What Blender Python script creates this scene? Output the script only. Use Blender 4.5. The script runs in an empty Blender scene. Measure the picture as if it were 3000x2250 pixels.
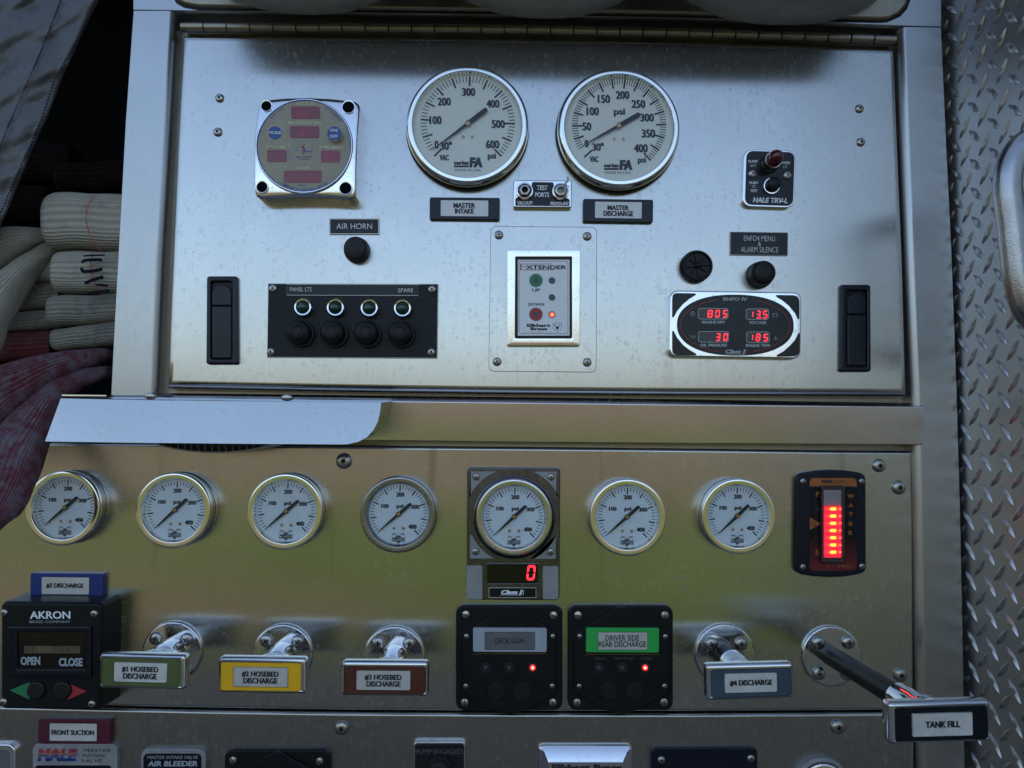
import bpy, bmesh, math, random
from mathutils import Vector, Matrix
random.seed(4)
SC = bpy.context.scene
COL = SC.collection
V = Vector
# ------------------------------------------------------------ camera
FPX, DIST, EYE = 2200.0, 0.733, 1.45          # focal length in photo pixels, camera to panel, eye height
zw = V((304, 30413, -2200)).normalized()
xw = V((139000, -1615, -2200)); xw -= zw * xw.dot(zw); xw.normalize()
yw = zw.cross(xw)
RM = Matrix((xw, yw, zw))
cd = bpy.data.cameras.new('camera'); cam = bpy.data.objects.new('camera', cd); COL.objects.link(cam)
cd.sensor_width = 36.0; cd.lens = 36.0 * FPX / 3000.0; cd.clip_start = 0.01; cd.clip_end = 2000
m4 = RM.to_4x4(); m4.translation = V((0, -DIST, EYE)); cam.matrix_world = m4
SC.camera = cam
# ------------------------------------------------------------ sky, sun, exposure
SUN_EL, SUN_AZ = math.radians(30), math.radians(14)     # sun stands behind the truck body
w = bpy.data.worlds.new('World'); SC.world = w; w.use_nodes = True
nt = w.node_tree
sky = nt.nodes.new('ShaderNodeTexSky'); sky.sky_type = 'NISHITA'; sky.sun_disc = False
sky.sun_elevation = SUN_EL; sky.sun_rotation = SUN_AZ; sky.air_density = 1.0; sky.dust_density = 4.4; sky.ozone_density = 1.0
bg = nt.nodes['Background']; bg.inputs['Strength'].default_value = 0.15
nt.links.new(sky.outputs[0], bg.inputs[0])
sd = bpy.data.lights.new('sun', 'SUN'); sd.energy = 3.2; sd.angle = math.radians(0.5); sd.color = (1, .94, .85)
so = bpy.data.objects.new('sun', sd); COL.objects.link(so)
sdir = V((math.sin(SUN_AZ) * math.cos(SUN_EL), math.cos(SUN_AZ) * math.cos(SUN_EL), math.sin(SUN_EL)))
so.rotation_euler = sdir.to_track_quat('Z', 'Y').to_euler(); so.location = (3, 6, 8)
SC.view_settings.view_transform = 'Standard'; SC.view_settings.look = 'None'
SC.view_settings.gamma = 1.0; SC.view_settings.exposure = 1.24
SC.cycles.max_bounces = 8; SC.cycles.use_denoising = True

# ------------------------------------------------------------ from photo measurements to the panel plane
ZN = {1: (0, 0, 2.212), 2: (1000, 0, 2.212), 3: (2000, 0, 2.212), 4: (0, 750, 2.212), 5: (1000, 750, 2.212), 6: (2000, 750, 2.212),
      7: (0, 1500, 2.212), 8: (1000, 1500, 2.212), 9: (2000, 1500, 2.212), 0: (0, 0, 1.0),
      'A': (720, 270, 4.74), 'B': (1940, 840, 5.027), 'C': (1340, 1350, 3.859), 'D': (2300, 1350, 4.485), 'E': (100, 1360, 3.95),
      'F': (0, 380, 2.075), 'F2': (0, 1050, 2.765), 'G': (1420, 500, 2.765), 'H': (2150, 420, 8.295), 'I': (1480, 510, 10.055),
      'J': (0, 2060, 2.212), 'K': (1180, 2120, 1.5577), 'L': (2650, 380, 2.86), 'M': (2650, 0, 4.366), 'N': (380, 0, 1.975),
      'O': (1500, 0, 1.7015), 'Q': (150, 730, 11.06), 'R': (1880, 730, 5.267)}
def P(px, py, h=0.0, z=0):
    """a photo measurement at height h in front of the panel -> (X, Z) in metres"""
    ox, oy, s = ZN[z]
    r = RM @ V((ox + px / s - 1500, -(oy + py / s - 1125), -FPX))
    t = (DIST - h) / r.y
    return (r.x * t, EYE + r.z * t)
def W(pts, z=0, h=0.0): return [P(a, b, h, z) for a, b in pts]
def MPX(px, py, r, h, z):          # radius measured in the zone -> metres
    a = P(px - r, py, h, z); b = P(px + r, py, h, z)
    return (b[0] - a[0]) / 2
def rrpx(x0, y0, x1, y1, r, tilt=0.0, taper=0.0, n=5):
    """rounded rectangle in measured units; tilt: y shift of right side; taper: extra half width at top"""
    r = max(r, 1e-4); pts = []
    for cx, cy, a0 in ((x1 - r, y1 - r, 0), (x0 + r, y1 - r, 90), (x0 + r, y0 + r, 180), (x1 - r, y0 + r, 270)):
        for k in range(n + 1):
            a = math.radians(a0 + 90 * k / n)
            pts.append((cx + r * math.cos(a), cy + r * math.sin(a)))
    mx, my = (x0 + x1) / 2, (y0 + y1) / 2
    out = []
    for x, y in pts:
        tt = (x - mx) / (x1 - x0)
        tv = (my - y) / (y1 - y0)
        out.append((x + taper * tv * 2 * (1 if x > mx else -1) - tilt * tv * 0 + (-tilt * (y - my) / (x1 - x0)), y + tilt * tt))
    return out
def RR(z, x0, y0, x1, y1, r, h, tilt=0.0, taper=0.0, n=5): return W(rrpx(x0, y0, x1, y1, r, tilt, taper, n), z, h)
def circ(cx, cz, r, n=48, rz=None): return [(cx + r * math.cos(2 * math.pi * k / n), cz + (rz or r) * math.sin(2 * math.pi * k / n)) for k in range(n)]
def area(p): return sum(p[i][0] * p[(i + 1) % len(p)][1] - p[(i + 1) % len(p)][0] * p[i][1] for i in range(len(p))) / 2
def inset(pts, d):
    s = 1 if area(pts) > 0 else -1
    n = len(pts); out = []
    for i in range(n):
        p0, p1, p2 = V(pts[i - 1]), V(pts[i]), V(pts[(i + 1) % n])
        a = (p1 - p0); b = (p2 - p1)
        if a.length < 1e-9: a = b
        if b.length < 1e-9: b = a
        a = a.normalized(); b = b.normalized()
        na = V((-a.y, a.x)) * s; nb = V((-b.y, b.x)) * s
        m = na + nb
        if m.length < 1e-6: m = na
        m = m.normalized(); c = max(0.35, m.dot(na))
        q = p1 + m * (d / c); out.append((q.x, q.y))
    return out

# ------------------------------------------------------------ meshes and objects
ORG = {}
def mesh(name, verts, faces, mats, midx=None, sharp=32, uvs=None, recalc=True):
    bm = bmesh.new()
    vs = [bm.verts.new(v) for v in verts]
    uvl = bm.loops.layers.uv.new('UVMap') if uvs else None
    for k, f in enumerate(faces):
        try: fc = bm.faces.new([vs[i] for i in f])
        except ValueError: continue
        if midx: fc.material_index = midx[k]
        if uvs:
            for lp, i in zip(fc.loops, f): lp[uvl].uv = uvs[i]
    if recalc: bmesh.ops.recalc_face_normals(bm, faces=bm.faces)
    for f in bm.faces: f.smooth = True
    ca = math.radians(sharp)
    for e in bm.edges:
        if len(e.link_faces) == 2 and e.calc_face_angle(0) > ca: e.smooth = False
    me = bpy.data.meshes.new(name); bm.to_mesh(me); bm.free()
    for m in (mats if isinstance(mats, (list, tuple)) else [mats]): me.materials.append(m)
    return me
def tag(o, label=None, cat=None, group=None, kind=None):
    if label: o['label'] = label
    if cat: o['category'] = cat
    if group: o['group'] = group
    if kind: o['kind'] = kind
    return o
def link(name, me, parent=None, loc=None, org=None):
    o = bpy.data.objects.new(name, me); COL.objects.link(o)
    if parent is not None: o.parent = parent
    if loc is not None: o.location = loc
    return o
def obj(name, vf, mat, parent=None, org=None, **k):
    """vf = (verts, faces) in world metres; parts take the origin of their thing"""
    verts, faces = vf
    o_ = ORG[parent] if parent is not None else (V(org) if org is not None else sum((V(v) for v in verts), V()) / len(verts))
    me = mesh(name, [V(v) - o_ for v in verts], faces, mat, **k)
    o = link(name, me, parent)
    if k.get('recalc', True) and len(faces) > 3:
        wn = o.modifiers.new('weighted_normals', 'WEIGHTED_NORMAL'); wn.mode = 'FACE_AREA'; wn.weight = 60; wn.keep_sharp = True
    if parent is None: o.location = o_
    ORG[o] = o_
    return o
def root(name, label, cat, x, z, h=0.0, group=None):
    o = bpy.data.objects.new(name, None); COL.objects.link(o); o.location = (x, -h, z); o.empty_display_size = .02
    ORG[o] = V((x, -h, z)); return tag(o, label, cat, group)
def join(*vfs):
    v, f = [], []
    for a, b in vfs:
        n = len(v); v += list(a); f += [tuple(i + n for i in q) for q in b]
    return v, f
def rings(rs, cap0=False, cap1=True):
    """rs: list of (pts, h) closed loops with equal counts"""
    v, f = [], []; n = len(rs[0][0])
    for pts, h in rs:
        for i, p in enumerate(pts): v.append((p[0], -(h[i] if isinstance(h, (list, tuple)) else h), p[1]))
    for k in range(len(rs) - 1):
        for i in range(n):
            j = (i + 1) % n
            f.append((k * n + i, k * n + j, (k + 1) * n + j, (k + 1) * n + i))
    if cap1: f.append(tuple(range((len(rs) - 1) * n, len(rs) * n)))
    if cap0: f.append(tuple(range(n)))
    return v, f
def solid(pts, h0, h1, b=0.0, seg=3, cap0=False):
    if b <= 0: return rings([(pts, h0), (pts, h1)], cap0)
    rs = [(pts, h0)]
    for k in range(seg + 1):
        a = math.pi / 2 * k / seg
        rs.append((inset(pts, b * (1 - math.cos(a))) if k else pts, h1 - b + b * math.sin(a)))
    return rings(rs, cap0)
def ringsolid(outer, inner, h0, h1, b=0.0, hin=None):
    """frame between two loops of equal vertex count"""
    hin = h0 if hin is None else hin
    rs = [(outer, h0), (outer, h1 - b)]
    if b: rs += [(inset(outer, b * .3), h1 - b * .3), (inset(outer, b), h1), (inset(inner, -b), h1), (inset(inner, -b * .3), h1 - b * .3)]
    else: rs += [(outer, h1), (inner, h1)]
    rs += [(inner, h1 - b), (inner, hin)]
    return rings(rs, False, False)
def lathe(cx, cz, prof, n=56, sx=1.0, sz=1.0):
    v, f = [], []; idx = []
    for r, h in prof:
        if r <= 1e-7: idx.append([len(v)]); v.append((cx, -h, cz))
        else:
            idx.append(list(range(len(v), len(v) + n)))
            v += [(cx + sx * r * math.cos(2 * math.pi * k / n), -h, cz + sz * r * math.sin(2 * math.pi * k / n)) for k in range(n)]
    for a, b in zip(idx, idx[1:]):
        for i in range(n):
            j = (i + 1) % n
            if len(a) == 1 and len(b) == 1: continue
            if len(b) == 1: f.append((a[i], a[j], b[0]))
            elif len(a) == 1: f.append((a[0], b[j], b[i]))
            else: f.append((a[i], a[j], b[j], b[i]))
    return v, f
def tube(pts, rads, n=16, caps=True):
    pts = [V(p) for p in pts]; v, f = [], []
    if not isinstance(rads, (list, tuple)): rads = [rads] * len(pts)
    up = V((0, 0, 1)) if abs((pts[1] - pts[0]).normalized().z) < .9 else V((1, 0, 0))
    for i, p in enumerate(pts):
        t = (pts[min(i + 1, len(pts) - 1)] - pts[max(i - 1, 0)]).normalized()
        a = t.cross(up).normalized(); b = a.cross(t).normalized(); up = b
        for k in range(n):
            c = 2 * math.pi * k / n
            v.append(tuple(p + a * rads[i] * math.cos(c) + b * rads[i] * math.sin(c)))
    for i in range(len(pts) - 1):
        for k in range(n):
            j = (k + 1) % n
            f.append((i * n + k, i * n + j, (i + 1) * n + j, (i + 1) * n + k))
    if caps: f.append(tuple(range(n))); f.append(tuple(range((len(pts) - 1) * n, len(pts) * n)))
    return v, f
def smooth_path(pts, m=6):
    out = []; n = len(pts); ps = [V(p) for p in pts]
    for i in range(n - 1):
        p0, p1, p2, p3 = ps[max(i - 1, 0)], ps[i], ps[i + 1], ps[min(i + 2, n - 1)]
        for k in range(m):
            t = k / m
            out.append(.5 * ((2 * p1) + (-p0 + p2) * t + (2 * p0 - 5 * p1 + 4 * p2 - p3) * t * t + (-p0 + 3 * p1 - 3 * p2 + p3) * t ** 3))
    out.append(ps[-1]); return out
def resample(pts, n):
    ps = [V(p) for p in pts]; L = [0]
    for a, b in zip(ps, ps[1:]): L.append(L[-1] + (b - a).length)
    out = []
    for k in range(n):
        s = L[-1] * k / (n - 1); i = 0
        while i < len(L) - 2 and L[i + 1] < s: i += 1
        t = 0 if L[i + 1] == L[i] else (s - L[i]) / (L[i + 1] - L[i])
        out.append(ps[i].lerp(ps[i + 1], min(max(t, 0), 1)))
    return out
def loft(lines, n=26, z=0):
    """lines: list of (measured polyline, h): a folded sheet"""
    v, f = [], []
    for pts, h in lines:
        for p in resample(pts, n):
            X, Z = P(p[0], p[1], 0, z); v.append((X, -h, Z))
    for k in range(len(lines) - 1):
        for i in range(n - 1): f.append((k * n + i, k * n + i + 1, (k + 1) * n + i + 1, (k + 1) * n + i))
    return v, f
def flat(pts, h): return [(x, -h, z) for x, z in pts], [tuple(range(len(pts)))]
def ribbon(pts, wd, z, h, closed=False):
    """thin printed line, measured units"""
    n = len(pts); L, Rr = [], []
    for i in range(n):
        if closed: a, b = V(pts[i - 1]), V(pts[(i + 1) % n])
        else: a, b = V(pts[max(i - 1, 0)]), V(pts[min(i + 1, n - 1)])
        t = (b - a); t = t.normalized() if t.length > 1e-9 else V((1, 0)); nn = V((-t.y, t.x)) * wd / 2
        p = V(pts[i]); L.append(tuple(p + nn)); Rr.append(tuple(p - nn))
    a = [(x, -h, zz) for x, zz in W(L, z, h)]; b = [(x, -h, zz) for x, zz in W(Rr, z, h)]
    f = [(i, i + 1, n + i + 1, n + i) for i in range(n - 1)]
    if closed: f.append((n - 1, 0, n, 2 * n - 1))
    return a + b, f
_tc = {}
def glyphs(s, bold, shear):
    k = (s, bold, shear)
    if k not in _tc:
        c = bpy.data.curves.new('lettering', 'FONT'); c.body = s; c.offset = bold; c.resolution_u = 3; c.shear = shear
        o = bpy.data.objects.new('lettering', c); COL.objects.link(o)
        bpy.context.view_layer.update()
        me = bpy.data.meshes.new_from_object(o)
        vs = [(q.co.x, q.co.y) for q in me.vertices]; fs = [tuple(p.vertices) for p in me.polygons]
        bpy.data.objects.remove(o); bpy.data.curves.remove(c); bpy.data.meshes.remove(me)
        _tc[k] = (vs, fs)
    return _tc[k]
def textvf(s, box, z, h, bold=0.0, shear=0.0, tilt=0.0, rot90=False):
    vs, fs = glyphs(s, bold, shear)
    x0 = min(a for a, b in vs); x1 = max(a for a, b in vs); y0 = min(b for a, b in vs); y1 = max(b for a, b in vs)
    bx0, by0, bx1, by1 = box; out = []
    for a, b in vs:
        u = (a - x0) / (x1 - x0); q = (b - y0) / (y1 - y0)
        if rot90: u, q = q, 1 - u
        X, Z = P(bx0 + u * (bx1 - bx0), by1 + q * (by0 - by1) + tilt * (u - .5), h, z)
        out.append((X, -h, Z))
    return out, fs
def text(s, box, z, h, mat, parent, bold=0.012, shear=0.0, tilt=0.0, **k):
    vf = textvf(s, box, z, h, bold, shear, tilt, **k)
    if bold >= .01: vf = heavier(vf, .05 if mat is M['ink'] else .022)
    return obj('lettering', vf, mat, parent, sharp=180, recalc=False)
def heavier(vf, amt):
    v, f = vf; hh = max(p[2] for p in v) - min(p[2] for p in v); d = hh * amt
    return join(*[([(x + sx * d, y - k * .00003, z + sz * d * .35) for x, y, z in v], f) for k, (sx, sz) in enumerate(((0, 0), (-1, 1), (1, -1)))])
def arctext(s, cx, cy, r, a0, a1, hgt, z, h, mat, parent, inward=False, bold=.01):
    """letters along a circle, angles in degrees anticlockwise from the right, measured units"""
    vfs = []; n = len(s)
    wid = {'I': .4, ' ': .5, '.': .35, '1': .6, 'M': 1.2, 'N': 1.05, '&': 1.05, 't': .5, 'r': .5, 'm': 1.2, 'O': 1.1, 'C': 1.0}
    tot = sum(wid.get(c, .85) for c in s); acc = 0
    for c in s:
        wc = wid.get(c, .85); mid = (acc + wc / 2) / tot; acc += wc
        if c == ' ': continue
        a = math.radians(a0 + (a1 - a0) * mid)
        step = abs(math.radians(a1 - a0)) * r / tot * wc * .84
        vs, fs = glyphs(c, bold, 0)
        x0 = min(p for p, q in vs); x1 = max(p for p, q in vs)
        ux, uy = (math.sin(a), math.cos(a)) if not inward else (-math.sin(a), -math.cos(a))
        cxp, cyp = cx + r * math.cos(a), cy - r * math.sin(a)
        rad = V((math.cos(a), -math.sin(a)))
        upv = rad if not inward else -rad
        rt = V((-upv.y, upv.x))
        out = []
        for p, q in vs:
            pt = V((cxp, cyp)) + rt * ((p - (x0 + x1) / 2) / max(x1 - x0, .1) * step) + upv * ((q / .7 - .5) * hgt)
            X, Z = P(pt.x, pt.y, h, z); out.append((X, -h, Z))
        vfs.append((out, fs))
    return obj('lettering', join(*vfs), mat, parent, sharp=180, recalc=False)

# ------------------------------------------------------------ materials
def newmat(name):
    m = bpy.data.materials.new(name); m.use_nodes = True
    return m, m.node_tree, m.node_tree.nodes['Principled BSDF']
def L(nt_, a, b): nt_.links.new(a, b)
def mnode(nt_, op, a, b=None, clamp=False):
    n = nt_.nodes.new('ShaderNodeMath'); n.operation = op; n.use_clamp = clamp
    for i, q in enumerate((a, b)):
        if q is None: continue
        if isinstance(q, (int, float)): n.inputs[i].default_value = q
        else: nt_.links.new(q, n.inputs[i])
    return n.outputs[0]
def vmap(nt_, scale, coord='Object', loc=(0, 0, 0)):
    t = nt_.nodes.new('ShaderNodeTexCoord'); m = nt_.nodes.new('ShaderNodeMapping')
    m.inputs['Scale'].default_value = scale; m.inputs['Location'].default_value = loc
    nt_.links.new(t.outputs[coord], m.inputs[0]); return m.outputs[0]
def noise(nt_, vec, scale=1.0, det=3, rough=.5):
    n = nt_.nodes.new('ShaderNodeTexNoise'); n.inputs['Scale'].default_value = scale
    n.inputs['Detail'].default_value = det; n.inputs['Roughness'].default_value = rough
    nt_.links.new(vec, n.inputs['Vector']); return n.outputs['Fac']
def ramp(nt_, fac, p0, p1, c0=0.0, c1=1.0):
    n = nt_.nodes.new('ShaderNodeMapRange'); n.interpolation_type = 'SMOOTHSTEP'
    for i, q in zip((1, 2, 3, 4), (p0, p1, c0, c1)): n.inputs[i].default_value = q
    nt_.links.new(fac, n.inputs[0]); return n.outputs[0]
def mixc(nt_, fac, a, b):
    n = nt_.nodes.new('ShaderNodeMix'); n.data_type = 'RGBA'
    if isinstance(fac, float): n.inputs[0].default_value = fac
    else: nt_.links.new(fac, n.inputs[0])
    for i, q in ((6, a), (7, b)):
        if isinstance(q, tuple): n.inputs[i].default_value = (*q[:3], 1)
        else: nt_.links.new(q, n.inputs[i])
    return n.outputs[2]
def bump(nt_, bs, h, strength, dist=.001):
    n = nt_.nodes.new('ShaderNodeBump'); n.inputs['Strength'].default_value = strength; n.inputs['Distance'].default_value = dist
    nt_.links.new(h, n.inputs['Height']); nt_.links.new(n.outputs[0], bs.inputs['Normal'])
def plain(name, col, rough=.5, metal=0.0, spec=.5, grain=0.0, emit=0.0, gscale=900, vary=.12, dirt=0.0, coat=0.0):
    m, t, b = newmat(name)
    b.inputs['Roughness'].default_value = rough; b.inputs['Metallic'].default_value = metal; b.inputs['Specular IOR Level'].default_value = spec
    v = vmap(t, (1, 1, 1))
    n1 = noise(t, v, 70, 4, .65)
    c = mixc(t, ramp(t, n1, .3, .75), tuple(q * (1 - vary) for q in col), tuple(min(1, q * (1 + vary)) for q in col))
    if dirt:
        n2 = noise(t, v, 260, 5, .7)
        c = mixc(t, mnode(t, 'MULTIPLY', ramp(t, n2, .55, .8), dirt), c, (.33, .32, .29))
    L(t, c, b.inputs['Base Color'])
    L(t, mnode(t, 'ADD', mnode(t, 'MULTIPLY', n1, .2), max(rough - .1, .02)), b.inputs['Roughness'])
    if grain: bump(t, b, noise(t, v, gscale, 2), grain, .0006)
    if emit: b.inputs['Emission Color'].default_value = (*col, 1); b.inputs['Emission Strength'].default_value = emit
    if coat: b.inputs['Coat Weight'].default_value = coat; b.inputs['Coat Roughness'].default_value = .06
    return m
def steel(name, base=(.6, .6, .59), rough=.26, aniso=.7, spots=1.0, brush=.5, stain=.0, seed=0.0, grimy=0.0):
    """brushed stainless sheet, grain vertical, with dried water marks (real mineral deposit, so less metallic)"""
    m, t, b = newmat(name)
    v = vmap(t, (1, 1, 1), loc=(seed, 0, seed * .7))
    vb = vmap(t, (1500, 1500, 22), loc=(seed, 0, 0))
    br = noise(t, vb, 1, 2)
    big = noise(t, v, 7, 3)
    # water marks: rings and blobs
    wob = t.nodes.new('ShaderNodeTexNoise'); wob.inputs['Scale'].default_value = 330; L(t, v, wob.inputs['Vector'])
    mx = t.nodes.new('ShaderNodeVectorMath'); mx.operation = 'MULTIPLY_ADD'; L(t, wob.outputs['Color'], mx.inputs[0])
    mx.inputs[1].default_value = (.006, 0, .006); L(t, v, mx.inputs[2])
    tot = None
    for sc, rr_, amt in ((150, .30, 1.0), (270, .3, .9), (95, .20, .6)):
        fl = t.nodes.new('ShaderNodeVectorMath'); fl.operation = 'MULTIPLY'; fl.inputs[1].default_value = (1, 0, .8); L(t, mx.outputs[0], fl.inputs[0])
        vo = t.nodes.new('ShaderNodeTexVoronoi'); vo.inputs['Scale'].default_value = sc; L(t, fl.outputs[0], vo.inputs['Vector'])
        d = vo.outputs['Distance']
        ring = mnode(t, 'SUBTRACT', 1, mnode(t, 'MULTIPLY', mnode(t, 'ABSOLUTE', mnode(t, 'SUBTRACT', d, rr_)), 15), True)
        core = ramp(t, d, rr_, rr_ - .1, 0, .28)
        sepc = t.nodes.new('ShaderNodeSeparateColor'); L(t, vo.outputs['Color'], sepc.inputs[0])
        pick = ramp(t, sepc.outputs[0], .5, .8)
        one = mnode(t, 'MULTIPLY', mnode(t, 'MULTIPLY', mnode(t, 'MAXIMUM', ring, core), pick), amt * spots)
        tot = one if tot is None else mnode(t, 'MAXIMUM', tot, one)
    fade = ramp(t, noise(t, v, 14, 3), .35, .6, .45, 1)
    dep = mnode(t, 'MULTIPLY', mnode(t, 'MULTIPLY', tot, fade), ramp(t, wob.outputs['Fac'], .3, .6, .35, 1))
    film = mnode(t, 'MULTIPLY', ramp(t, noise(t, v, 420, 4, .7), .48, .75), .08 + grimy)
    fac = mnode(t, 'ADD', mnode(t, 'MULTIPLY', dep, .42), film, True)
    c0 = mixc(t, ramp(t, big, .3, .7), tuple(q * .94 for q in base), tuple(min(1, q * 1.05) for q in base))
    c0 = mixc(t, mnode(t, 'MULTIPLY', br, .22), c0, tuple(q * .72 for q in base))
    if stain:
        run = noise(t, vmap(t, (42, 1, 2.2), loc=(seed, 0, 0)), 1, 3)
        c0 = mixc(t, ramp(t, run, .62, .76, 0, stain), c0, (.2, .17, .12))
    L(t, mixc(t, fac, c0, (.46, .46, .44)), b.inputs['Base Color'])
    L(t, mnode(t, 'SUBTRACT', 1, mnode(t, 'MULTIPLY', fac, .75)), b.inputs['Metallic'])
    r = mnode(t, 'ADD', mnode(t, 'MULTIPLY', br, .12), rough - .06)
    r = mnode(t, 'ADD', r, mnode(t, 'MULTIPLY', fac, .3)); r = mnode(t, 'ADD', r, mnode(t, 'MULTIPLY', big, .05))
    L(t, r, b.inputs['Roughness'])
    b.inputs['Anisotropic'].default_value = aniso
    tg = t.nodes.new('ShaderNodeCombineXYZ'); tg.inputs[0].default_value = 1.0; L(t, tg.outputs[0], b.inputs['Tangent'])
    bump(t, b, mnode(t, 'ADD', br, mnode(t, 'MULTIPLY', dep, .8)), .05 * brush, .0004)
    return m
def chrome(name, base=(.78, .78, .8), rough=.05, pit=.35):
    m, t, b = newmat(name)
    v = vmap(t, (1, 1, 1))
    n = noise(t, v, 520, 5, .75); n2 = noise(t, v, 90, 3)
    f = mnode(t, 'MULTIPLY', mnode(t, 'MULTIPLY', ramp(t, n, .52, .68), ramp(t, n2, .4, .62)), pit)
    L(t, mixc(t, f, base, (.16, .16, .17)), b.inputs['Base Color'])
    L(t, mnode(t, 'SUBTRACT', 1, mnode(t, 'MULTIPLY', f, .6)), b.inputs['Metallic'])
    L(t, mnode(t, 'ADD', mnode(t, 'MULTIPLY', f, .6), mnode(t, 'ADD', rough, mnode(t, 'MULTIPLY', n2, .04))), b.inputs['Roughness'])
    return m
def woven(name, col, stain, ribs=44, stain_amt=.6, dark=(.03, .03, .035), tint=None):
    m, t, b = newmat(name)
    uv = vmap(t, (1, 1, 1), 'UV'); v = vmap(t, (1, 1, 1))
    sp = t.nodes.new('ShaderNodeSeparateXYZ'); L(t, uv, sp.inputs[0])
    wv = mnode(t, 'ADD', mnode(t, 'MULTIPLY', mnode(t, 'SINE', mnode(t, 'MULTIPLY', sp.outputs[1], 6.2832 * ribs)), .5), .5)
    wu = mnode(t, 'ADD', mnode(t, 'MULTIPLY', mnode(t, 'SINE', mnode(t, 'MULTIPLY', sp.outputs[0], 6.2832 * 260)), .5), .5)
    weave = mnode(t, 'ADD', mnode(t, 'MULTIPLY', wv, .82), mnode(t, 'MULTIPLY', mnode(t, 'MULTIPLY', wu, wv), .18))
    n1 = noise(t, v, 24, 5, .65); n2 = noise(t, v, 75, 4, .7)
    c = mixc(t, weave, tuple(q * .68 for q in col), col)
    if tint: c = mixc(t, ramp(t, n2, .40, .6), c, tint)
    c = mixc(t, ramp(t, n1, .5, .72, 0, stain_amt), c, stain)
    c = mixc(t, ramp(t, n2, .62, .8, 0, .75), c, dark)
    L(t, c, b.inputs['Base Color']); b.inputs['Roughness'].default_value = .8; b.inputs['Specular IOR Level'].default_value = .25
    bump(t, b, mnode(t, 'ADD', weave, mnode(t, 'MULTIPLY', n2, 3)), .7, .0012)
    return m
M = {}
M['steel_door'] = steel('brushed_steel_door', (.54, .53, .515), .20, .85, .85, .5, stain=.12)
M['steel_frame'] = steel('brushed_steel_frame', (.47, .47, .47), .3, .6, .45, .5, seed=.6)
M['steel_rail'] = steel('brushed_steel_rail', (.66, .62, .62), .2, .85, .5, .25, seed=1.3)
M['steel_low'] = steel('brushed_steel_lower', (.53, .53, .49), .19, .88, .9, .5, stain=.4, seed=2.1)
M['steel_bottom'] = steel('brushed_steel_bottom', (.42, .41, .39), .26, .8, .9, .5, stain=.4, seed=3.7)
M['steel_tray'] = steel('drip_tray_steel', (.47, .475, .485), .2, .6, .7, .4, stain=.12, seed=5.2)
M['steel_back'] = plain('dull_steel_channel', (.36, .32, .25), .42, 1.0)
M['tread'] = steel('tread_plate_aluminium', (.60, .61, .62), .36, .2, .4, .3, seed=8.0)
M['chrome'] = chrome('chrome')
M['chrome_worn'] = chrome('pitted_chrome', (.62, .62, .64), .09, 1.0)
M['bezel'] = chrome('bezel_chrome', (.86, .85, .80), .09, .3)
M['cast'] = plain('sandblasted_cast_metal', (.36, .36, .37), .55, .8, grain=.9, gscale=1400)
M['screw'] = plain('screw_steel', (.42, .40, .37), .28, 1.0)
M['recess'] = plain('screw_recess', (.03, .028, .025), .6, .6)
M['black'] = plain('black_plastic', (.007, .008, .010), .34, spec=.22, dirt=.04)
M['black_gloss'] = plain('black_gloss_plastic', (.005, .008, .013), .2, spec=.3)
M['navy'] = plain('dark_navy_plastic', (.005, .008, .018), .24, spec=.32, dirt=.05)
M['rubber'] = plain('black_rubber', (.008, .008, .009), .42, spec=.3, dirt=.04)
M['rubber_grey'] = plain('faded_rubber', (.02, .02, .022), .5, spec=.3)
M['leather'] = plain('wrinkle_finish_black', (.007, .008, .011), .38, spec=.3, grain=1.0, gscale=700, dirt=.05)
M['surround'] = plain('speckled_chrome_painted_reflection', (.13, .13, .15), .2, 1.0, dirt=1.0)  # base colour darkened to stand in for a dark reflection in the chrome
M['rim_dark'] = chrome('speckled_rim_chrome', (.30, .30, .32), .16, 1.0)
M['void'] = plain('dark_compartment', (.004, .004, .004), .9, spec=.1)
M['dial'] = plain('dial_white', (.86, .89, .84), .5, vary=.02)
M['dial_small'] = plain('dial_white_small', (.72, .80, .86), .5, vary=.03)
M['ink'] = plain('printed_black', (.010, .012, .018), .5, vary=0)
M['silver_tag'] = plain('engraved_silver_tag', (.60, .59, .56), .36, .35, grain=.2, vary=.08, dirt=.15)
M['white_tag'] = plain('pale_tag', (.62, .61, .57), .42, .1, dirt=.2)
M['white'] = plain('white_print', (.85, .87, .88), .5, vary=.03)
M['greyprint'] = plain('grey_print', (.50, .54, .58), .5, vary=.05)
M['dimprint'] = plain('dim_print', (.07, .075, .08), .5)
M['cream'] = plain('cream_print', (.72, .66, .42), .5)
M['tan'] = plain('tan_faceplate', (.34, .30, .205), .38, coat=.2)
M['blue'] = plain('blue_print', (.03, .08, .33), .35)
M['redprint'] = plain('red_print', (.40, .03, .035), .4)
M['greenbtn'] = plain('green_print', (.02, .20, .075), .35)
M['label_white'] = plain('white_label', (.86, .88, .89), .4, vary=.02)
M['lens_red'] = plain('dark_red_window', (.26, .006, .028), .18, vary=.25, coat=.5)
M['lens_brown'] = plain('brown_red_window', (.09, .035, .02), .15, coat=.5)
M['dome_red'] = plain('red_lamp_lens', (.10, .004, .006), .12, coat=.8)
M['lens_green'] = plain('green_lamp_lens', (.003, .045, .022), .1, coat=.9)
M['window'] = plain('display_window', (.03, .022, .032), .2)
M['window_black'] = plain('dark_display_window', (.006, .003, .004), .12)
M['led'] = plain('lit_red_led', (1, .02, .03), .4, emit=1.6, vary=0)
M['led_core'] = plain('lit_led_core', (1, .25, .12), .4, emit=2.2, vary=0)
M['led_warm'] = plain('lit_amber_core', (1, .33, .03), .4, emit=1.5, vary=0)
M['led_back'] = plain('lit_lens_body', (.8, .02, .05), .4, emit=.45, vary=.3)
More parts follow.
